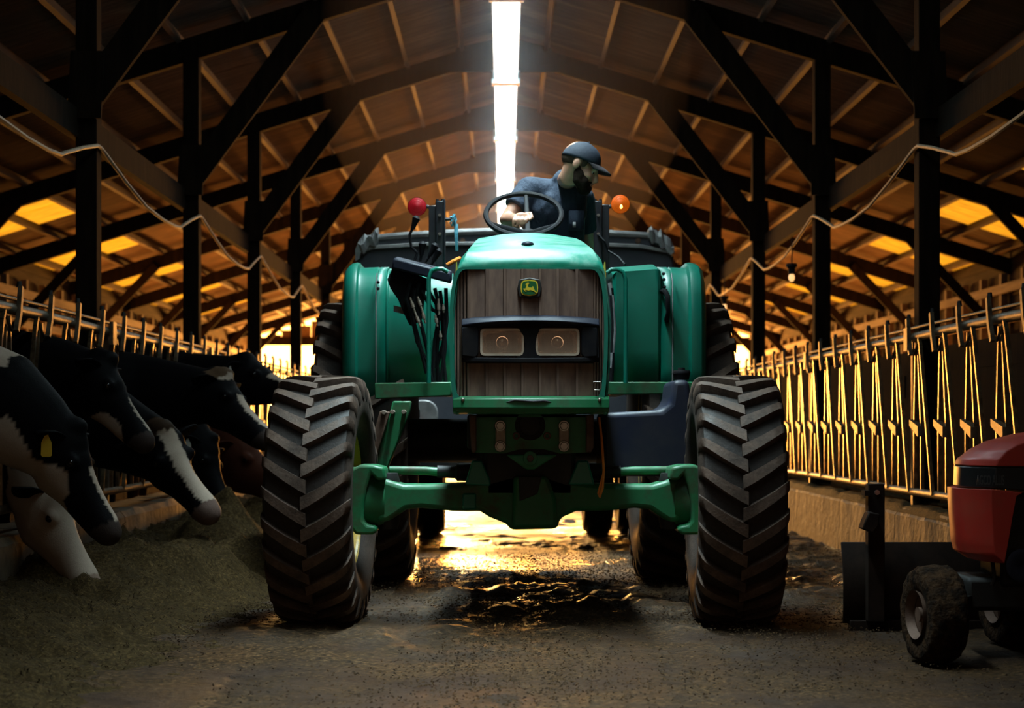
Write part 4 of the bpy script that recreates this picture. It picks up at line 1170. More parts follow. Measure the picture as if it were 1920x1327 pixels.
# folded roll bar posts with lamps
ry = 2.25
def rp(pts, y0, y1, mat, bev=.004): 
    b = MB(); b.prism(TXZ(pts, ry), y0, y1); return tp('roll_bar_post', b, mat, bev)
for s in (-1, 1):
    if s < 0:
        A = [(804, 386), (818, 386), (818, 474), (804, 474)]; B = [(818, 378), (832, 378), (832, 505), (818, 505)]; C = [(832, 374), (835, 374), (835, 505), (832, 505)]
    else:
        A = [(1128, 384), (1142, 384), (1142, 505), (1128, 505)]; B = [(1113, 378), (1128, 378), (1128, 505), (1113, 505)]; C = [(1101, 385), (1109, 385), (1109, 455), (1101, 455)]
    rp(A, ry - .02, ry + .03, 'ropes'); p = rp(B, ry - .04, ry + .06, 'ropes'); rp(C, ry - .05, ry + .06, 'ropes')
    for py in (405, 440):
        c = T(825 if s < 0 else 1121, py, ry); b = hexp(c, .010, ry - .055, ry - .03); o = tp('bar_bolt', b, 'steel')
    for dx in (-5, 5):
        c = T((825 if s < 0 else 1121) + dx, 377, ry); b = MB(); b.tube([c + Vector((0, 0, -.02)), c + Vector((0, 0, .012))], [.013, .010], 10); tp('hinge_ear', b, 'ropes')
    # lamp
    lx, ly = (782, 388) if s < 0 else (1163, 383)
    c = T(lx, ly, ry)
    arm = MB(); arm.tube([T(806 if s < 0 else 1140, 389, ry), T(798 if s < 0 else 1147, 386, ry), c + Vector((0, .02, 0))], 0.011, 8); tp('lamp_arm', arm, 'ropes')
    b = MB(); b.lathe([(.035, 0), (.035, .048), (.0, .058), (-.012, .060)], 28, 'y', c); hs = tp('lamp_housing', b, 'blackplastic')
    b = MB(); b.lathe([(-.010, .058), (-.022, .056), (-.024, .050), (-.030, .048), (-.032, .040), (-.037, .037), (-.039, .026), (-.043, .02), (-.044, 0.0)], 28, 'y', c); tp('lamp_lens', b, 'lens_red' if s < 0 else 'lens_amber', parent=None, label='round red lamp lens' if s < 0 else 'round amber lamp lens')
    if s > 0:
        b = MB(); b.ell(c + Vector((0.003, -.036, -.018)), (.010, .012, .014)); tp('lamp_filament', b, 'bulb_hot')
# blue twine on the left roll bar
b = MB(); b.cyl(T(834, 411, ry), T(846, 411, ry), .010, 8); tp('bar_pin', b, 'ropes')
random.seed(3)
tw = MB()
for k in range(7):
    pts = [T(846, 409, ry)]
    x, y = 846, 409
    for j in range(5):
        pts.append(T(848 + random.uniform(-5, 9), 405 + j * 4 + random.uniform(-6, 6), ry + random.uniform(-.03, .03)))
    tw.tube(pts, 0.0035, 5)
for k in range(4): tw.tube([T(852 + k * 2, 420, ry), T(853 + k * 1.5, 440, ry - .02), T(855 + k, 470, ry)], 0.0035, 5)
tp('twine', tw, 'twine', label='frayed blue twine knotted to the roll bar')
b = MB(); b.tube([T(1122, 440, ry - .06), T(1133, 452, ry - .08), T(1140, 470, ry - .06), T(1160, 482, ry - .1), T(1172, 496, ry - .3)], .007, 8); tp('lamp_wire', b, 'rubberhose')

# steering wheel, dished, three spokes
sc0 = T(982, 402, 1.16); tilt = Matrix.Rotation(R(-50), 3, 'X')
hub = T(990, 438, 1.12)
b = MB()
ringp = []
rr = 0.212
for k in range(40):
    a = 2*PI*k/40; ringp.append(sc0 + tilt @ Vector((rr*math.cos(a), 0, rr*math.sin(a))))
vs = []; fs = []
for k in range(40):
    d = (ringp[(k+1) % 40] - ringp[k-1]).normalized(); r1 = (ringp[k] - sc0).normalized(); r2 = d.cross(r1)
    for j in range(8):
        a = 2*PI*j/8; vs.append(ringp[k] + r1*(.0155*math.cos(a)) + r2*(.0155*math.sin(a)))
for k in range(40):
    for j in range(8): fs.append((k*8+j, k*8+(j+1)%8, ((k+1)%40)*8+(j+1)%8, ((k+1)%40)*8+j))
b.add(vs, fs); sw = tp('steering_wheel', b, 'blackplastic')
for a in (R(86), R(205), R(330)):
    e = sc0 + tilt @ Vector((rr*math.cos(a), 0, rr*math.sin(a)))
    b = MB(); b.tube([hub, hub + (e - hub) * .5, e], [.016, .015, .012], 8, up=(0, -1, 0.3), rh=[.008, .008, .008]); tp('spoke', b, 'blackplastic', parent=sw)
b = MB(); b.cyl(hub + Vector((0, .02, -.0)), hub + Vector((0, -.15, -.3)), .03, 12); tp('steering_column', b, 'blackplastic')
b = MB(); b.ell(hub, (.045, .03, .03)); tp('wheel_hub', b, 'blackplastic', parent=sw)
# seat
b = MB(); b.box((0.0, 1.55, 1.62), (0.42, 2.0, 1.74)); tp('seat', b, 'leather', 0.03, seg=3)
b = MB(); b.prism([(0.0, 1.72), (0.42, 1.72), (0.40, 2.10), (0.02, 2.10)], 1.98, 2.08); tp('seat_back', b, 'leather', 0.03, seg=3)
b = MB(); b.box((0.08, 1.6, 1.20), (0.34, 1.95, 1.62)); tp('seat_base', b, 'castblack', 0.02)
# ================================================================== feed trailer behind the tractor
TRL = thing('feed_trailer', (0.13, 15.6, 0), 'grey steel feed trailer hitched behind the tractor', 'trailer')
Yt = 13.8
def TL(pts, Y): return [(P(a, b, Y).x, P(a, b, Y).z) for a, b in pts]
tub = TL([(667, 505), (667, 478), (690, 445), (760, 440), (870, 434), (945, 432), (1110, 434), (1220, 440), (1246, 448), (1263, 478), (1265, 505)], Yt)
tub += [(1.30, 1.1), (0.75, 0.72), (-0.5, 0.72), (-1.05, 1.1)]
b = MB(); b.prism(tub, Yt, Yt + 3.6); part('tub', b, MAT['tanksteel'], TRL, bevel=0.02)
rim = TL([(667, 478), (700, 468), (800, 462), (945, 460), (1090, 461), (1200, 466), (1264, 478), (1264, 472), (1200, 459), (1090, 455), (945, 454), (800, 455), (700, 461), (667, 471)], Yt)
b = MB(); b.prism(rim, Yt - .05, Yt + .02); part('rim_band', b, MAT['rimsteel'], TRL, bevel=.004)
b = MB(); pts = TL([(690, 447), (760, 441), (870, 435), (945, 433), (1110, 435), (1220, 442), (1246, 450)], Yt); b.tube([(x, Yt - .01, z) for x, z in pts], .025, 8); part('top_rail', b, MAT['rimsteel'], TRL)
for px in (705, 868, 1128, 1196):
    c = P(px, 452, Yt); b = MB(); b.cyl((c.x, Yt - .03, c.z), (c.x, Yt + .01, c.z), .022, 10); part('rivet', b, MAT['brownsteel'], TRL)
random.seed(9)
for (x0, x1, y0, y1) in ((668, 710, 445, 474), (1215, 1262, 440, 470)):
    b = MB(); rings = []
    for i in range(9):
        t = i / 8; px = x0 + (x1 - x0) * t
        base = (y1 + (y0 - y1) * min(1, t * 1.2)) if x0 < 900 else (y0 + (y1 - y0) * max(0, t * 1.2 - .2))
        c = P(px, base, Yt)
        rings.append([c + Vector((0, -.10 + random.uniform(-.03, .03), .02 + random.uniform(-.03, .03))), c + Vector((0, -.08, -.05 + random.uniform(-.03, .03))), c + Vector((0, .06, -.06)), c + Vector((0, .08, .05 + random.uniform(-.02, .03))), c + Vector((0, -.02, .07 + random.uniform(-.03, .03)))])
    b.loft(rings); part('crumpled_cover', b, MAT['plastic_sheet'], TRL, smooth=False, label='crumpled pale sheet on the rim corner')
gp = P(793, 775, 13.0)
b = MB(); b.prism(rrect(gp.x - .11, gp.x + .11, gp.z - .12, gp.z + .10, .09), 12.98, 13.05); part('gearbox_guard', b, MAT['rimsteel'], TRL, bevel=.01)
c = P(784, 797, 12.95); b = MB(); b.box((c.x - .045, 12.95, c.z - .05), (c.x + .045, 12.98, c.z + .04)); part('sticker', b, MAT['signred'], TRL, smooth=False, label='orange red sticker')
b = MB(); b.box((-0.75, 13.2, .62), (1.0, 17.2, .74)); part('chassis', b, MAT['castblack'], TRL, bevel=.01)
b = MB(); b.beam((0.13, 12.0, .52), (0.13, 13.5, .66), .12, .10); part('tongue', b, MAT['castblack'], TRL)
tprof = [(-.10, .19), (-.125, .24), (-.125, .37), (-.09, .405), (0, .415), (.09, .405), (.125, .37), (.125, .24), (.10, .19)]
b = MB(); b.lathe(tprof + [(.06, .17), (-.06, .17)], 40, 'x', closed=True); wme = b.mesh('trailer_tire'); wme.materials.append(MAT['rubberhose'])
wme.polygons.foreach_set('use_smooth', [True] * len(wme.polygons)); wme.set_sharp_from_angle(angle=R(40))
for x in (-.95, -.655, .83, 1.13):
    o = shared('trailer_tire', wme, TRL, (x - .13, 0.1, .412))
    b = MB(); b.lathe([(-.08, .19), (-.02, .17), (-.02, 0), (.02, 0), (.02, .17), (.08, .19)], 24, 'x'); link('rim', b.mesh('rim'), MAT['tanksteel'], o, smooth=True)
b = MB(); b.cyl((-1.0, 15.7, .412), (1.2, 15.7, .412), .05, 12); part('axle', b, MAT['castblack'], TRL)

# ================================================================== small red tractor at right, and the scraper blade
RX, RY = 2.08, 6.95
RT = thing('small_red_tractor', (RX, RY + .4, 0), 'small red tractor with muddy front wheel at the right edge of the picture', 'tractor')
# parked sideways: its nose points left, the near flank faces the camera
RYF = 7.22                                    # the near flank
def NX(px, py):
    p = P(px, py, RYF); return (p.x + .055, p.z)
HALFD = 0.46
def dens(pts, k=4):
    out = []
    for i in range(len(pts)):
        a = pts[i]; c = pts[(i+1) % len(pts)]
        for j in range(k): out.append((a[0] + (c[0]-a[0])*j/k, a[1] + (c[1]-a[1])*j/k))
    return out
xn0 = NX(1790, 916)[0]
def flank(name, pts, mat, grow=0.0, crown=0.0, label=None):
    """outline of the flank carried through the hood's width, nose corners rounded off"""
    pts = dens(pts); zt = max(z for x, z in pts); rings = []
    for d in (0.0, .025, .06, .11, .23, .35, .40, .435, .46):
        e = min(d, HALFD - d); sx = .10 * max(0, 1 - e / .17) ** 2.2
        ring = []
        for x, z in pts:
            wgt = max(0.0, 1 - (x - xn0) / .30)
            zz = z - crown * max(0, 1 - e / .12) ** 2 * max(0.0, 1 - (zt - z) / .12)
            ring.append(Vector((x + sx * wgt - (grow if wgt > .85 else 0), RYF + d + (-grow if d < .2 else grow), zz)))
        rings.append(ring)
    b = MB(); b.loft(rings); return part(name, b, MAT[mat], RT, bevel=.004, label=label)
flank('hood', [NX(1802, 874), NX(1808, 862), NX(1830, 845), NX(1862, 829), NX(1920, 814), NX(2020, 800), NX(2180, 790), NX(2300, 790), NX(2300, 876)], 'red', .003, .03, 'glossy red hood')
flank('black_band', [NX(1797, 915), NX(1799, 876), NX(2300, 877), NX(2300, 922), NX(1905, 921)], 'band', -.002)
flank('nose_panel', [NX(1788, 917), NX(1876, 923), NX(1858, 930), NX(1848, 965), NX(1834, 1020), NX(1824, 1056), NX(1800, 1040), NX(1795, 1020), NX(1790, 960)], 'red', .003)
b = MB(); b.box((NX(1860, 0)[0], RYF + .06, .30), (NX(2250, 0)[0], RYF + .40, NX(0, 925)[1])); part('engine', b, MAT['castblack'], RT, bevel=.02)
b = MB(); b.lathe([(.05, 0), (-.01, .055), (-.03, .07), (-.035, .05), (-.02, 0)], 22, 'y', (NX(1893, 0)[0], RYF + .03, NX(0, 1060)[1])); part('engine_shroud', b, MAT['bluegrey'], RT)
b = MB(); b.tube([Vector((NX(1900, 0)[0], RYF + .02, NX(0, 1000)[1])), Vector((NX(1935, 0)[0], RYF, NX(0, 990)[1])), Vector((NX(1960, 0)[0], RYF + .02, NX(0, 1040)[1]))], .012, 8); part('engine_hose', b, MAT['rubberhose'], RT)
fc = bpy.data.curves.new('lettering', 'FONT'); fc.body = 'AGCO ALLIS'; fc.size = .058; fc.extrude = .0015; fc.space_character = 1.02; fc.offset = .0006
fo = bpy.data.objects.new('lettering_tmp', fc); COL.objects.link(fo)
dg = bpy.context.evaluated_depsgraph_get(); fm = bpy.data.meshes.new_from_object(fo.evaluated_get(dg)); bpy.data.objects.remove(fo)
lx, lz = NX(1806, 909); wmax = max(v.co.x for v in fm.vertices); tw_ = NX(1858, 0)[0] - lx
for v in fm.vertices:
    x, yv, z = v.co; wx = lx + x * tw_ / wmax
    wg = max(0.0, 1 - (wx - xn0) / .30)
    v.co = Vector((wx, RYF + .003 - z + .10 * wg * 0, lz + yv)) - wpos(RT)
fm.name = 'lettering'; link('lettering', fm, MAT['lettering'], RT)
# wheels and axle; the front wheels are steered hard over
wprof = [(-.05, .085), (-.07, .10), (-.08, .14), (-.076, .18), (-.05, .196), (0, .200), (.05, .196), (.076, .18), (.08, .14), (.07, .10), (.05, .085)]
for (x, y) in ((1.745, 7.14), (2.22, 7.72)):
    b = MB(); b.lathe(wprof + [(.05, .08), (-.05, .08)], 40, 'x', closed=True)
    me = b.mesh('front_wheel'); bm = bmesh.new(); bm.from_mesh(me); bmesh.ops.subdivide_edges(bm, edges=bm.edges, cuts=2, use_grid_fill=True)
    for v in bm.verts:
        r = math.hypot(v.co.y, v.co.z)
        if r > .12: v.co *= 1 + .035 * mn.noise(v.co * 22) + .02 * mn.noise(v.co * 60)
    bm.to_mesh(me); bm.free()
    o = link('front_wheel', me, MAT['mudtire'], RT, (x - RX, y - RY - .4, .205), smooth='all'); o['label'] = 'mud caked small front wheel'
    o.rotation_euler = (0, 0, R(8))
    b = MB(); b.lathe([(-.085, .10), (-.05, .085), (-.045, .03), (-.07, .03), (-.07, 0)], 24, 'x')
    link('rim', b.mesh('rim'), MAT['brownsteel'], o, smooth=True)
b = MB(); b.beam((1.80, 7.16, .23), (2.22, 7.72, .23), .06, .07); part('front_axle', b, MAT['castblack'], RT)
b = MB(); b.box((1.92, RYF + .08, .20), (3.3, RYF + .38, .34)); part('chassis', b, MAT['castblack'], RT, bevel=.02)
b = MB(); b.tube([Vector((*NX(1842, 1054), 0)).xzy + Vector((0, RYF + .05, 0)), Vector((*NX(1846, 1085), 0)).xzy + Vector((0, RYF + .05, 0)), Vector((*NX(1841, 1100), 0)).xzy + Vector((0, RYF + .05, 0))], .008, 6); part('spring', b, MAT['bladesteel'], RT)
b = MB(); b.lathe([(.06, .19), (.065, .13), (.05, .0), (-.05, .0), (-.065, .13), (-.06, .19)], 30, 'z', (2.30, RYF + .2, .19)); part('mower_deck', b, MAT['bladesteel'], RT)
for y in (RYF - .15, RYF + .6):
    b = MB(); b.lathe([(-.10, .15), (-.12, .22), (-.10, .29), (0, .30), (.10, .29), (.12, .22), (.10, .15)], 36, 'y', (3.15, y, .30), closed=True); part('rear_wheel', b, MAT['mudtire'], RT)
b = MB(); b.prism([(2.85, .62), (3.25, .60), (3.38, .95), (3.30, .97), (3.18, .72), (2.85, .72)], RYF + .03, RYF + .42); part('seat', b, MAT['leather'], RT, bevel=.02)

SB = thing('scraper_blade', (1.95, 8.40, 0), 'dark steel scraper blade with upright mast standing behind the small red tractor', 'scraper blade')
bl = TL([(1577, 1020), (1580, 1015), (1660, 1016), (1800, 1016), (1860, 1018), (1862, 1176), (1700, 1178), (1592, 1172), (1580, 1165)], 8.37)
b = MB(); rings = []
x0, x1 = bl[0][0], 2.36
for (y, z) in ((8.36, .03), (8.31, .10), (8.305, .22), (8.33, .33), (8.37, .415), (8.385, .415), (8.345, .33), (8.32, .22), (8.325, .10), (8.38, .03)):
    rings.append([Vector((x0 + (.008 if z < .1 else 0), y, z)), Vector((x1, y, z))])
vs = [p for r_ in rings for p in r_]; n = len(rings)
fs = [(2*i, 2*i+1, 2*((i+1) % n)+1, 2*((i+1) % n)) for i in range(n)] + [tuple(2*i for i in range(n)), tuple(2*i+1 for i in range(n-1, -1, -1))]
b.add(vs, fs); part('blade', b, MAT['bladesteel'], SB, bevel=.003)
b = MB(); b.box((x0 + .03, 8.30, .0), (x1, 8.36, .05)); part('cutting_edge', b, MAT['bladesteel'], SB, bevel=.003)
a = P(1623, 906, 8.3); c = P(1654, 906, 8.3)
b = MB(); b.box((a.x, 8.24, .05), (c.x, 8.31, a.z)); part('mast', b, MAT['bladesteel'], SB, bevel=.004)
b = MB(); b.box((a.x - .02, 8.22, a.z - .055), (a.x + .005, 8.30, a.z - .03)); part('mast_ear', b, MAT['bladesteel'], SB)
b = MB(); b.prism(TL([(1625, 958), (1645, 962), (1642, 985), (1632, 998), (1612, 990), (1617, 975)], 8.2), 8.14, 8.24); part('mast_lug', b, MAT['bladesteel'], SB, bevel=.006)
b = MB(); b.cyl((a.x + .04, 8.228, a.z - .04), (a.x + .04, 8.242, a.z - .04), .012, 10); part('pin', b, MAT['steel'], SB)

# ================================================================== feed along the left curb
def build_feed():
    xs = np.linspace(-2.50, -0.9, 110); ys = np.concatenate([np.arange(4.0, 16.0, 0.022), np.arange(16.0, 40, 0.12)])
    X, Y = np.meshgrid(xs, ys, indexing='ij')
    t = (X + 2.52) / 1.15 + 0.30 * (fbm(Y * 1.3 + 5, X * 0.7, 3) - 0.5)
    base = 0.25 * np.clip(1 - t, 0, 1) ** 1.1
    heap = np.zeros_like(X)
    for (mx, my, sx, sy, hh) in ((-1.72, 10.1, .30, .55, .20), (-1.55, 11.2, .34, .6, .20), (-2.05, 9.5, .3, .45, .08), (-1.95, 12.4, .3, .7, .22), (-1.75, 14.0, .35, .8, .18), (-1.9, 7.9, .25, .5, .03)):
        heap = np.maximum(heap, 1.35 * hh * np.exp(-((X - mx) / sx) ** 2 - ((Y - my) / sy) ** 2))
    near = np.clip((Y - 5.0) / 3.6, 0.0, 1)
    Z = (base * (0.35 + 0.65 * near) + heap) * (0.30 + 1.35 * fbm(X * 2.6, Y * 2.6, 4)) + 0.15 * (fbm(X * 7, Y * 7, 4) - 0.45) * np.clip(1.5 - t, 0, 1) + 0.02 * (fbm(X * 40, Y * 40, 3) - .5) * np.clip(1.5 - t, 0, 1) - 0.02 * np.clip(t - .75, 0, 1) * 2
    Z = np.where(X <= -2.49, 0.0 + Z, Z)
    nx, ny = X.shape
    V = np.stack([X, Y, Z], -1).reshape(-1, 3)
    I = np.arange(nx * ny).reshape(nx, ny)
    Q = np.stack([I[:-1, :-1], I[1:, :-1], I[1:, 1:], I[:-1, 1:]], -1).reshape(-1, 4)
    me = bpy.data.meshes.new('feed_heap'); me.from_pydata(V.tolist(), [], Q.tolist())
    o = link('feed_heap', me, MAT['feed'], smooth='all')
    tag(o, 'long heap of chopped silage feed lying before the cows on the left', 'feed', kind='stuff')
    return X, Y, Z
FXG, FYG, FZG = build_feed()
def scatter():
    rs = np.random.RandomState(4); vs = []; fs = []
    def bit(x, y, z, L, wd, a, tlt):
        d = Vector((math.cos(a), math.sin(a), tlt)) * (L / 2); n = Vector((-math.sin(a), math.cos(a), 0)) * wd; u = Vector((0, 0, wd * 1.2))
        c = Vector((x, y, z)); b0 = len(vs)
        vs.extend([c - d - n, c - d + n, c - d + u, c + d - n, c + d + n, c + d + u])
        fs.extend([(b0, b0+1, b0+2), (b0+3, b0+5, b0+4), (b0, b0+3, b0+4, b0+1), (b0+1, b0+4, b0+5, b0+2), (b0+2, b0+5, b0+3, b0)])
    for k in range(15000):
        i = rs.randint(0, FXG.shape[0]); j = rs.randint(0, 540)
        if FZG[i, j] < .004: continue
        bit(FXG[i, j] + rs.uniform(-.01, .01), FYG[i, j] + rs.uniform(-.01, .01), FZG[i, j] + .004, rs.uniform(.008, .026), rs.uniform(.001, .0022), rs.uniform(0, 6.28), rs.uniform(-.5, .9))
    for k in range(42000):
        x = rs.uniform(-1.6, 2.5); y = 5.0 + 9 * rs.rand() ** 1.3
        g = vnoise(np.array(x * 1.4 + 9), np.array(y * .9 + 3))
        if rs.rand() > (g * 1.9 - .62) + (.25 if y > 8.5 else 0) + .35 * max(0, abs(x) - 1.5): continue
        bit(x, y, .012 + rs.uniform(0, .012), rs.uniform(.004, .014), rs.uniform(.0015, .004), rs.uniform(0, 6.28), rs.uniform(-.3, .5))
    for k in range(3500):
        x = rs.normal(.2, .65); y = 8.4 + 4.5 * rs.rand() ** 1.2
        if abs(x) > 1.3: continue
        bit(x, y, .018 + rs.uniform(0, .02), rs.uniform(.005, .014), rs.uniform(.002, .005), rs.uniform(0, 6.28), rs.uniform(-.2, .4))
    b = MB(); b.v = [tuple(v) for v in vs]; b.f = fs
    o = link('straw_litter', b.mesh('straw_litter', recalc=False), MAT['straw'])
    tag(o, 'scattered chopped straw and feed bits on the floor', 'straw', kind='stuff')
scatter()
# feed spilled on the right curb
def curbfeed():
    xs = np.linspace(2.60, 2.95, 12); ys = np.arange(7, 30, .05)
    X, Y = np.meshgrid(xs, ys, indexing='ij')
    Z = .415 + .07 * fbm(Y * 2.2, X * 3, 4) * np.sin((X - 2.60) / .35 * PI) ** .5 + .02 * fbm(X * 20, Y * 20, 3)
    Z[0] = .40; Z[-1] = .36
    nx, ny = X.shape; V = np.stack([X, Y, Z], -1).reshape(-1, 3); I = np.arange(nx * ny).reshape(nx, ny)
    Q = np.stack([I[:-1, :-1], I[1:, :-1], I[1:, 1:], I[:-1, 1:]], -1).reshape(-1, 4)
    me = bpy.data.meshes.new('feed_crumbs'); me.from_pydata(V.tolist(), [], Q.tolist())
    tag(link('feed_crumbs', me, MAT['feed'], smooth='all'), 'caked feed crumbs lying along the top of the right curb', 'feed', kind='stuff')
curbfeed()
# ================================================================== cows
BLACK = (0.0035, 0.0032, 0.0042); WHITE = (0.52, 0.40, 0.31); MUZ = (0.05, 0.035, 0.03); BROWN = (0.085, 0.026, 0.014)
def cow(label, poll, muz, nb, face=(0, 0, 1), base=BLACK, under=None, blaze=0.0, blaze_t=(0.0, 1.0), spots=(), muzc=MUZ, tagm=None, tag_ear=-1, ear_droop=0.3, neck_r=0.20, body=True, neckmid=None, capbrown=None):
    """poll, muzzle: world points of the head line; nb: where the neck leaves the shoulders"""
    poll = Vector(poll); muz = Vector(muz); nb = Vector(nb)
    a = (muz - poll); L = a.length; a.normalize()
    up = Vector(face); u = (up - a * up.dot(a)).normalized(); s = a.cross(u)
    k = L / 0.5
    H = lambda t, sd, uu: poll + a * (t * L) + s * (sd * k) + u * (uu * k)
    mb = MB()
    prof = [(-.10, .055, .06), (.02, .088, .10), (.14, .110, .128), (.30, .114, .138), (.44, .088, .118), (.58, .069, .094), (.72, .064, .080), (.84, .070, .077), (.93, .078, .078), (1.0, .070, .070)]
    mb.tube([H(t, 0, -h * 0.98 - .016 * math.sin(max(0, min(1, (t - .25) / .7)) * PI)) for t, wv, h in prof], [wv * k for t, wv, h in prof], 16, up=u, rh=[h * k for t, wv, h in prof], caps=True)
    for sd in (-1, 1):
        mb.ell(H(.31, sd * .090, -.055), (.033 * k,) * 3)                        # brow
        mb.ell(H(.95, sd * .036, -.045), (.026 * k, .026 * k, .022 * k))         # nostril pad
    mb.tube([H(.16, 0, -.22), H(.32, 0, -.215), H(.55, 0, -.175), H(.84, 0, -.135), H(.95, 0, -.125)], [.07 * k, .078 * k, .052 * k, .042 * k, .034 * k], 12, caps=True)   # lower jaw
    mb.ell(H(-.02, 0, -.02), (.07 * k, .07 * k, .05 * k))                        # poll knob
    hc = H(.14, 0, -.13)
    mid = Vector(neckmid) if neckmid is not None else (nb + hc) / 2 + Vector((0, 0, .03))
    mb.tube([nb + Vector((-.15, 0, 0)), nb, nb.lerp(mid, .5), mid, mid.lerp(hc, .55), hc], [.30, .26, .23, neck_r, neck_r * .80, .125 * k], 18, up=(0, 0, 1), rh=[.40, .36, .31, neck_r * 1.35, neck_r * 1.08, .155 * k], caps=True)
    if body:
        y = nb.y; bx = nb.x
        mb.tube([(bx - .02, y, 1.02), (bx - .25, y, .98), (bx - .7, y, .95), (bx - 1.2, y, .96), (bx - 1.6, y, 1.02), (bx - 1.8, y, 1.06)], [.24, .30, .34, .36, .31, .18], 18, up=(0, 0, 1), rh=[.34, .42, .46, .45, .38, .24], caps=True)
        for lx, sy in ((-.22, .17), (-.22, -.17)):
            mb.tube([(bx + lx, y + sy, .95), (bx + lx + .03, y + sy, .62), (bx + lx, y + sy, .40), (bx + lx, y + sy, .10), (bx + lx + .03, y + sy, .04)], [.14, .09, .055, .042, .06], 10, caps=True)
        for lx, sy in ((-1.55, .18), (-1.55, -.18)):
            mb.tube([(bx + lx, y + sy, 1.0), (bx + lx + .12, y + sy, .78), (bx + lx - .10, y + sy, .50), (bx + lx - .04, y + sy, .12), (bx + lx, y + sy, .04)], [.22, .15, .065, .045, .06], 10, caps=True)
    me = fuse(mb, 'body', 0.017, 5)
    V = np.empty(len(me.vertices) * 3, dtype=np.float32); me.vertices.foreach_get('co', V); V = V.reshape(-1, 3)
    col = np.empty((len(V), 4), dtype=np.float32); col[:, 3] = 1
    D = V - np.array(poll); ta = D @ np.array(a) / L; sa = D @ np.array(s) / k; ua = D @ np.array(u) / k
    nz = fbm(V[:, 0] * 9 + V[:, 2] * 4 + 50, V[:, 1] * 9 + V[:, 2] * 7 + 20, 3) - .5
    c = np.tile(np.array(base, dtype=np.float32), (len(V), 1))
    def paint_(mask, rgb): c[mask] = rgb
    for (ctr, rad) in spots:
        d = np.linalg.norm((V - np.array(ctr)) / np.array(rad if hasattr(rad, '__len__') else (rad,) * 3), axis=1) + nz * .6
        paint_(d < 1.0, WHITE)
    if under: paint_((ua + nz * .05 < under[0]) & (ta > under[1]) & (ta < under[2]), WHITE)
    if blaze > 0:
        wbl = blaze * (1.0 + .5 * np.clip(.35 - np.abs(ta - .25), 0, 1))
        paint_((np.abs(sa) + nz * .03 < wbl) & (ua > -.085) & (ta > blaze_t[0]) & (ta < blaze_t[1]), WHITE)
    if capbrown: paint_((ta < .06 + nz * .1) & (ta > -.14) & (ua > -.07) & (np.abs(sa) < .09), capbrown)
    paint_((ta > .94) & (ta < 1.3) & (np.abs(sa) < .2), muzc)
    col[:, :3] = c
    at = me.attributes.new('coat', 'FLOAT_COLOR', 'POINT'); at.data.foreach_set('color', col.reshape(-1))
    base_pt = Vector((nb.x - .8, nb.y, 0))
    shift_mesh(me, base_pt)
    root = link('cow', me, MAT['coat'], None, base_pt)
    tag(root, label, 'cow', 'cows feeding through the fence')
    def child(name, mbx, mat, parent=root, lab=None):
        o = link(name, mbx.mesh(name, base_pt), mat, parent, smooth='all')
        if lab: o['label'] = lab
        return o
    for sd in (-1, 1):
        b = MB(); b.ell(H(.315, sd * .104, -.062), (.019 * k,) * 3); child('eye', b, MAT['eye'])
        e0 = H(.05, sd * .085, -.055); dirv = (s * sd - a * .25 - u * ear_droop).normalized()
        wv = a.cross(dirv).normalized(); n2 = dirv.cross(wv)
        rings = []
        for t, r in ((0, .022), (.25, .045), (.55, .055), (.8, .04), (1.0, .01)):
            cpt = e0 + dirv * (t * .17 * k); ring = []
            for q in range(10):
                an = 2*PI*q/10; ring.append(cpt + wv * (math.cos(an) * r * k) + n2 * ((math.sin(an) * .012 + .014 * math.cos(an) ** 2) * k))
            rings.append(ring)
        b = MB(); b.loft(rings); eme = b.mesh('ear', base_pt)
        at = eme.attributes.new('coat', 'FLOAT_COLOR', 'POINT'); ec = np.tile(np.array((*base, 1), dtype=np.float32), (len(eme.vertices), 1)); at.data.foreach_set('color', ec.reshape(-1))
        ear = link('ear', eme, MAT['coat'], root, smooth='all')
        if tagm and sd == tag_ear:
            c0 = e0 + dirv * (.09 * k) - n2 * 0.0
            dn = Vector((0.0, 0, -1)); fwd = Vector((0, -1, 0)); side_ = Vector((1, 0, 0))
            o0 = c0 + Vector((0, -.03, .0))
            pts = [(-.006, .02), (.006, .02), (.010, -.01), (.024, -.04), (.026, -.10), (.018, -.108), (-.018, -.108), (-.026, -.10), (-.024, -.04), (-.010, -.01)]
            vs = [o0 + side_ * x + Vector((0, 0, z)) for x, z in pts]; vs2 = [v + Vector((0, .004, 0)) for v in vs]; n = len(pts)
            b = MB(); b.add(vs + vs2, [tuple(range(n)), tuple(range(2*n-1, n-1, -1))] + [(i, (i+1) % n, n+(i+1) % n, n+i) for i in range(n)])
            tg = link('ear_tag', b.mesh('ear_tag', base_pt), MAT[tagm], ear); tg['label'] = ('yellow' if 'yellow' in tagm else 'pale') + ' ear tag'
    return root
cow('black cow nearest the camera, yellow ear tag, white neck underside, head lowered to the feed', P(146, 800, 8.6), P(226, 985, 8.55), (-2.95, 8.62, 1.20), face=(1, -.15, .5),
    spots=[((-2.52, 8.6, .70), (.42, .5, .13)), ((-2.46, 8.6, 1.40), (.16, .5, .14))], under=(-.205, -.3, .9), blaze=.022, blaze_t=(.40, .97), tagm='tag_yellow', tag_ear=1, neckmid=(-2.45, 8.62, 1.06))
cow('white-faced cow eating from the floor, half hidden below the nearest black cow', P(112, 905, 9.15), P(186, 1085, 9.05), (-2.95, 9.40, 1.10), face=(1, -.3, .3), base=BLACK,
    spots=[((-2.20, 9.15, .45), (.45, .45, .45))], muzc=(.30, .20, .15), neckmid=(-2.55, 9.30, .92))
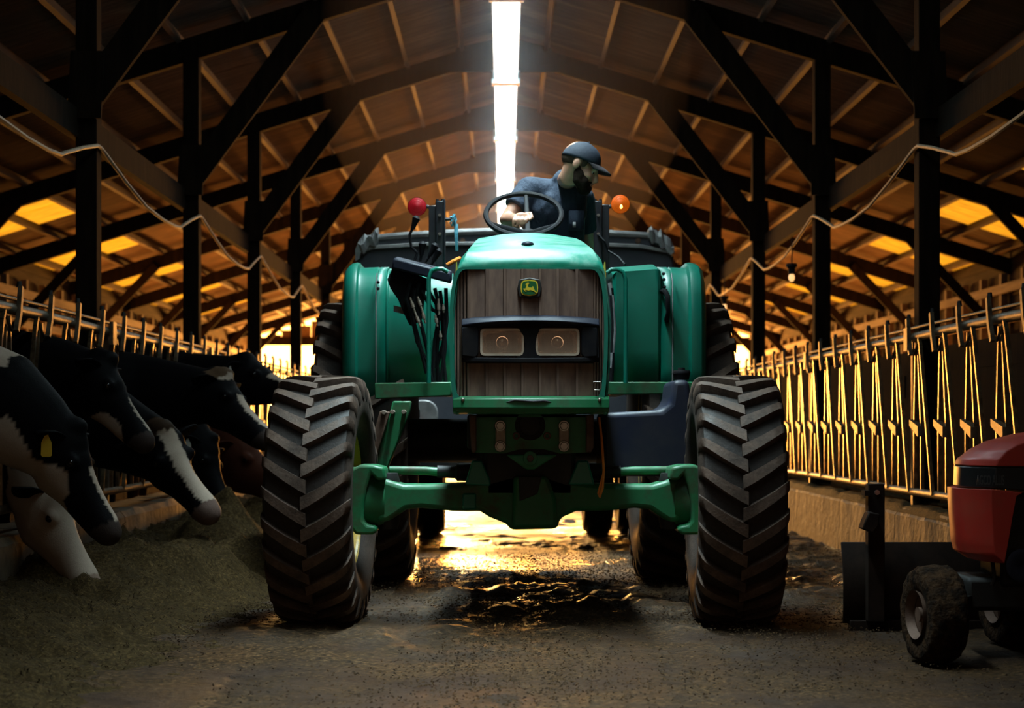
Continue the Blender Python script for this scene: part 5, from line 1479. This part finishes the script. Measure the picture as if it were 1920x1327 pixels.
cow('black cow with white throat patch, head held high beneath the near fence rail', P(208, 672, 9.75), P(288, 815, 9.65), (-2.95, 10.17, 1.20), face=(.9, -.1, .65),
    spots=[((-2.20, 9.65, .92), (.13, .3, .12))], blaze=.02, blaze_t=(.5, .95), tagm='tag_yellow', tag_ear=-1, neckmid=(-2.52, 9.95, 1.20))
cow('black cow with a broad white blaze down its face, nose just above the feed heap', P(305, 800, 10.4), P(398, 945, 10.2), (-2.95, 10.95, 1.05), face=(.55, -.75, .5), blaze=.042, blaze_t=(.02, .96), neckmid=(-2.45, 10.7, .98), muzc=(.16, .10, .08), capbrown=(.05, .028, .016))
cow('small black cow with a pale ear tag, head down behind the white-blazed cow', P(398, 822, 12.9), P(438, 950, 12.7), (-2.95, 13.05, 1.10), face=(.9, -.3, .3), tagm='tag_white', tag_ear=1, neckmid=(-2.5, 13.0, 1.05))
cow('black cow with brown poll and white nose stripe, head level, next to the tractor tire', P(424, 700, 11.8), P(512, 810, 11.6), (-3.0, 11.95, 1.20), face=(.8, -.25, .7), blaze=.035, blaze_t=(.35, .93), capbrown=(.12, .07, .04), spots=[((-1.86, 11.75, 1.33), (.07, .12, .06))], neckmid=(-2.45, 11.95, 1.18))
cow('black cow with white nose ridge, farthest back, head raised against the bright end', P(464, 668, 13.9), P(572, 728, 13.7), (-3.0, 14.2, 1.30), face=(.4, -.2, .9), blaze=.05, blaze_t=(.45, 1.0), tagm='tag_white', tag_ear=1, muzc=(.4, .3, .27), neckmid=(-2.5, 14.1, 1.28))
cow('reddish brown cow reaching forward beside the front tire of the green tractor', P(452, 815, 14.9), P(566, 915, 14.7), (-2.95, 15.2, 1.05), face=(.6, -.2, .8), base=BROWN, neckmid=(-2.5, 15.1, .92))

# ================================================================== the driver
HD = P(1088, 309, 10.02)
fv = Vector((0.90, -0.10, -0.42)).normalized(); sv = Vector((0, -1, 0)); sv = (sv - fv * sv.dot(fv)).normalized(); uv = sv.cross(fv).normalized()
if uv.z < 0: uv = -uv
HM = Matrix((fv, sv, uv)).transposed()
def HP(f, s_, u_): return HD + HM @ Vector((f, s_, u_))
SK = 1.04
def hell(mb, c, r): mb.ell(HP(*[x * SK for x in c]), [x * SK for x in r], HM)
neckb = P(1061, 346, 10.2)
shR = P(992, 356, 10.25); shL = P(1090, 372, 10.42)
chest = P(1040, 392, 10.27); pel = Vector((0.30, 10.42, 1.82))
elR = P(950, 412, 10.16); wrR = P(969, 412, 9.97)
elL = Vector((0.50, 10.56, 2.00)); wrL = Vector((0.46, 10.22, 1.90))
body = MB()
hell(body, (-.018, 0, .030), (.098, .076, .092)); hell(body, (.045, 0, -.045), (.055, .056, .078)); hell(body, (.062, 0, -.095), (.042, .045, .038))
hell(body, (.088, 0, .002), (.018, .05, .014)); hell(body, (.092, 0, -.082), (.018, .026, .017))
for s_ in (-1, 1):
    hell(body, (.066, s_ * .036, -.042), (.026, .022, .022)); hell(body, (-.012, s_ * .076, -.010), (.022, .012, .034))
body.tube([HP(.098, 0, .0), HP(.112, 0, -.025), HP(.124, 0, -.048), HP(.112, 0, -.060)], [.011, .012, .015, .011], 8, caps=True)
body.tube([HP(-.03, 0, -.03), HP(-.03, 0, -.09), neckb + Vector((.005, 0, .02)), neckb + Vector((0, .03, -.06))], [.060, .055, .060, .09], 14, caps=True)
body.tube([neckb + Vector((0, .03, -.08)), chest, chest.lerp(pel, .5), pel], [.13, .165, .155, .165], 16, up=(0, 1, 0), rh=[.10, .115, .11, .12], caps=True)
body.tube([shR, neckb + Vector((0, .04, -.06)), shL], [.065, .075, .065], 12, caps=True)
body.tube([shR, shR.lerp(elR, .5), elR], [.062, .053, .042], 12, caps=True)
body.tube([elR, elR.lerp(wrR, .4), wrR], [.044, .042, .029], 12, caps=True)
body.tube([shL, shL.lerp(elL, .5), elL], [.062, .052, .042], 12, caps=True); body.tube([elL, elL.lerp(wrL, .4), wrL], [.043, .04, .028], 12, caps=True)
for s_ in (-1, 1):
    hip = pel + Vector((s_ * .10, -.02, -.02)); knee = Vector((.30 + s_ * .17, 9.98, 1.72)); ank = Vector((.30 + s_ * .17, 9.95, 1.30))
    body.tube([hip, hip.lerp(knee, .5), knee], [.092, .08, .062], 12, caps=True); body.tube([knee, knee.lerp(ank, .35), ank], [.062, .06, .04], 12, caps=True)
    body.tube([ank + Vector((0, .04, -.04)), ank + Vector((0, -.06, -.05)), ank + Vector((0, -.16, -.07))], [.04, .042, .03], 10, caps=True)
# right hand closed on the wheel spoke
pc = P(980, 404, 9.90)
body.tube([wrR, wrR.lerp(pc, .6) + Vector((0, 0, .008)), pc], [.028, .034, .036], 12, up=(0, 0, 1), rh=[.022, .020, .018], caps=True)
for i, (kx, ky, tx, ty, ln) in enumerate(((966, 404, 962, 424, 1), (974, 402, 970, 425, 1), (982, 403, 979, 424, 1), (989, 406, 987, 422, 1))):
    k0 = P(kx, ky, 9.905); k1 = P((kx + tx) / 2 - 1, (ky + ty) / 2 - 1, 9.865); k2 = P(tx, ty, 9.868); k3 = P(tx + 3, ty + 4, 9.895)
    body.tube([pc.lerp(k0, .6), k0, k1, k2, k3], [.012, .0105, .0098, .009, .008], 8, caps=True)
body.tube([P(985, 402, 9.93), P(995, 400, 9.91), P(998, 408, 9.89), P(992, 413, 9.88)], [.013, .012, .0105, .008], 8, caps=True)
for s_ in (1,):
    ph = wrL
    body.tube([ph, ph + Vector((0, -.05, -.03)), ph + Vector((0, -.09, -.05))], [.03, .038, .034], 10, up=(1, 0, 0), rh=[.022, .02, .018], caps=True)
    for i in range(4):
        q = ph + Vector((-.03 + .02 * i, -.10, -.05)); body.tube([q + Vector((0, .03, .01)), q, q + Vector((0, -.04, -.02)), q + Vector((0, -.05, -.05))], [.011, .0105, .0095, .008], 8, caps=True)
    body.tube([ph + Vector((-.02, -.03, -.02)), ph + Vector((-.055, -.06, -.03)), ph + Vector((-.06, -.09, -.045))], [.013, .012, .009], 8, caps=True)
bme = fuse(body, 'person', 0.0058, 3)
pb = Vector((pel.x, pel.y, 1.2)); shift_mesh(bme, pb)
person = link('person', bme, MAT['skin'], None, pb)
tag(person, 'bearded person in dark cap and navy t-shirt driving the green tractor, looking aside', 'person')
def pchild(name, me, mat, lab=None, parent=person):
    o = link(name, me, MAT[mat], parent, smooth='all')
    if lab: o['label'] = lab
    return o
def pfuse(name, mb, mat, vox, it=3, lab=None):
    me = fuse(mb, name, vox, it); shift_mesh(me, pb); return pchild(name, me, mat, lab)
def pmesh(name, mb, mat, lab=None, parent=person): return pchild(name, mb.mesh(name, pb), mat, lab, parent)
# t-shirt
sh = MB()
sh.tube([neckb + Vector((.0, .012, .012)), neckb + Vector((0, .03, -.05)), neckb + Vector((0, .03, -.10)), chest, chest.lerp(pel, .5), pel + Vector((0, 0, -.02))], [.084, .124, .152, .185, .178, .178], 18, up=(0, 1, 0), rh=[.084, .112, .122, .135, .13, .135], caps=True)
sh.tube([shR + Vector((.0, 0, .0)), neckb + Vector((0, .04, -.065)), shL], [.080, .092, .080], 14, caps=True)
sh.tube([shR + Vector((.01, 0, .0)), shR.lerp(elR, .35), shR.lerp(elR, .62)], [.083, .078, .076], 14); sh.tube([shL, shL.lerp(elL, .35), shL.lerp(elL, .6)], [.083, .076, .074], 14)
ts = pfuse('t_shirt', sh, 'shirt', .010, 4, 'navy short-sleeved t-shirt')
pk = MB(); c = P(1083, 412, 10.08); pk.box((c.x - .05, c.y - .03, c.z - .055), (c.x + .035, c.y + .05, c.z + .05), None); o = pmesh('chest_pocket', pk, 'shirt', parent=ts)
pk = MB(); c = P(1077, 421, 10.03); pk.box((c.x - .009, c.y + .01, c.z - .014), (c.x + .009, c.y + .022, c.z + .016)); pmesh('pocket_label', pk, 'plastic_sheet', 'small pale label on the pocket', ts)
tr = MB()
for s_ in (-1, 1):
    hip = pel + Vector((s_ * .10, -.02, -.02)); knee = Vector((.30 + s_ * .17, 9.98, 1.72)); ank = Vector((.30 + s_ * .17, 9.95, 1.33))
    tr.tube([pel + Vector((0, .02, .0)), hip, hip.lerp(knee, .5), knee], [.15, .115, .098, .078], 12, caps=True); tr.tube([knee, knee.lerp(ank, .35), ank], [.078, .074, .06], 12, caps=True)
pfuse('trousers', tr, 'denim', .014, 3)
# beard and short hair
bd = MB()
hell(bd, (.074, 0, -.112), (.040, .046, .036)); hell(bd, (.086, 0, -.098), (.030, .036, .020))
for s_ in (-1, 1):
    bd.tube([HP(.010, s_ * .066, -.022), HP(.004, s_ * .062, -.055), HP(.026, s_ * .055, -.092), HP(.07, s_ * .035, -.118)], [.009, .017, .028, .028], 10, caps=True)
    hell(bd, (.050, s_ * .046, -.082), (.040, .022, .034)); hell(bd, (.025, s_ * .058, -.062), (.026, .018, .034))
    bd.tube([HP(.100, s_ * .006, -.068), HP(.096, s_ * .026, -.074), HP(.085, s_ * .034, -.095)], [.008, .009, .012], 8, caps=True)
pfuse('beard', bd, 'hair', .006, 2, 'short dark full beard')
hr = MB(); hell(hr, (-.026, 0, .016), (.0925, .0765, .066))
for s_ in (-1, 1): hell(hr, (.022, s_ * .060, .016), (.018, .014, .032))
MAT['hairfade'] = simple('short_cropped_hair', (0.05, 0.030, 0.022), (0.09, 0.055, 0.04), 120, 0.8, bump=0.4, spec=0.1)
pfuse('hair', hr, 'hairfade', .007, 2, 'dark hair cut short')
for s_ in (-1, 1):
    b = MB(); b.ell(HP(.083, s_ * .030, -.016), (.0105, .0105, .009)); e = pmesh('eye', b, 'eyewhite')
    b = MB(); b.ell(HP(.0905, s_ * .031, -.017), (.0045, .0065, .0065)); pmesh('iris', b, 'eye', None, e)
    b = MB(); b.tube([HP(.098, s_ * .012, .004), HP(.098, s_ * .03, .010), HP(.086, s_ * .050, .004)], [.005, .006, .004], 6, caps=True); pmesh('eyebrow', b, 'hair')
# cap
cp = MB(); rings = []
for i in range(9):
    t = i / 8 * .985; r = math.sqrt(max(0, 1 - t * t))
    ring = []
    for k in range(28):
        an = 2*PI*k/28
        f_ = -.008 + .116 * r * math.cos(an) * (1.0 if math.cos(an) > 0 else .99); s_ = .091 * r * math.sin(an)
        ring.append(HP(f_, s_, .030 + .102 * t - .014 * (1 - t) * (1 - math.cos(an)) * .8))
    rings.append(ring)
cp.loft(rings)
cap = pmesh('cap', cp, 'cap', 'dark navy baseball cap')
b = MB(); b.ell(HP(-.008, 0, .133), (.009, .009, .006)); pmesh('cap_button', b, 'cap', None, cap)
vs = []; fs = []; nu, nv = 14, 7
for lay in (0, 1):
    for i in range(nu + 1):
        an = -1.15 + 2.3 * i / nu
        for j in range(nv + 1):
            t = j / nv; fi = -.008 + .112 * math.cos(an); si = .089 * math.sin(an)
            L = .082 * (math.cos(an) ** .7)
            f_ = fi + L * t; s_ = si * (1 - .12 * t); u_ = .040 - .020 * t * t - 2.6 * s_ * s_ - .007 * lay
            vs.append(HP(f_, s_, u_))
m_ = (nu + 1) * (nv + 1)
for i in range(nu):
    for j in range(nv):
        q = i * (nv + 1) + j; fs.append((q, q + 1, q + nv + 2, q + nv + 1)); fs.append((m_ + q, m_ + q + nv + 1, m_ + q + nv + 2, m_ + q + 1))
for i in range(nu):
    for j in (0, nv): q = i * (nv + 1) + j; fs.append((q, q + nv + 1, m_ + q + nv + 1, m_ + q))
for j in range(nv):
    for i in (0, nu): q = i * (nv + 1) + j; fs.append((q, q + 1, m_ + q + 1, m_ + q))
b = MB(); b.add(vs, fs); pmesh('brim', b, 'capbrim', 'curved cap brim', cap)

# ================================================================== haze added for the glow round the ridge lights
hz = MB()      # added volume, shaped to give the strip lights their soft glow
hz.tube([(0.02, y, 4.55) for y in (6.5, 9, 12, 16, 20, 26, 32, 38, 42, 44, 45.2, 45.6)], [.1, .6, 1.2, 1.7, 2.1, 2.2, 2.2, 2.1, 1.8, 1.3, .7, .2], 24, up=(0, 0, 1), rh=[.08, .4, .75, 1.1, 1.3, 1.35, 1.35, 1.3, 1.1, .8, .45, .12])
hm = bpy.data.materials.new('glow_haze_volume'); hm.use_nodes = True; hn = hm.node_tree; hn.nodes.clear()
vo = hn.nodes.new('ShaderNodeVolumeScatter'); vo.inputs['Density'].default_value = 0.0075; vo.inputs['Anisotropy'].default_value = 0.3
vo.inputs['Color'].default_value = (1, 0.95, 0.92, 1)
ho = hn.nodes.new('ShaderNodeOutputMaterial'); hn.links.new(vo.outputs[0], ho.inputs['Volume'])
dust = link('glow_haze', hz.mesh('glow_haze'), hm)
tag(dust, 'thin haze added under the barn roof for the glow round the strip lights', 'haze', kind='stuff')
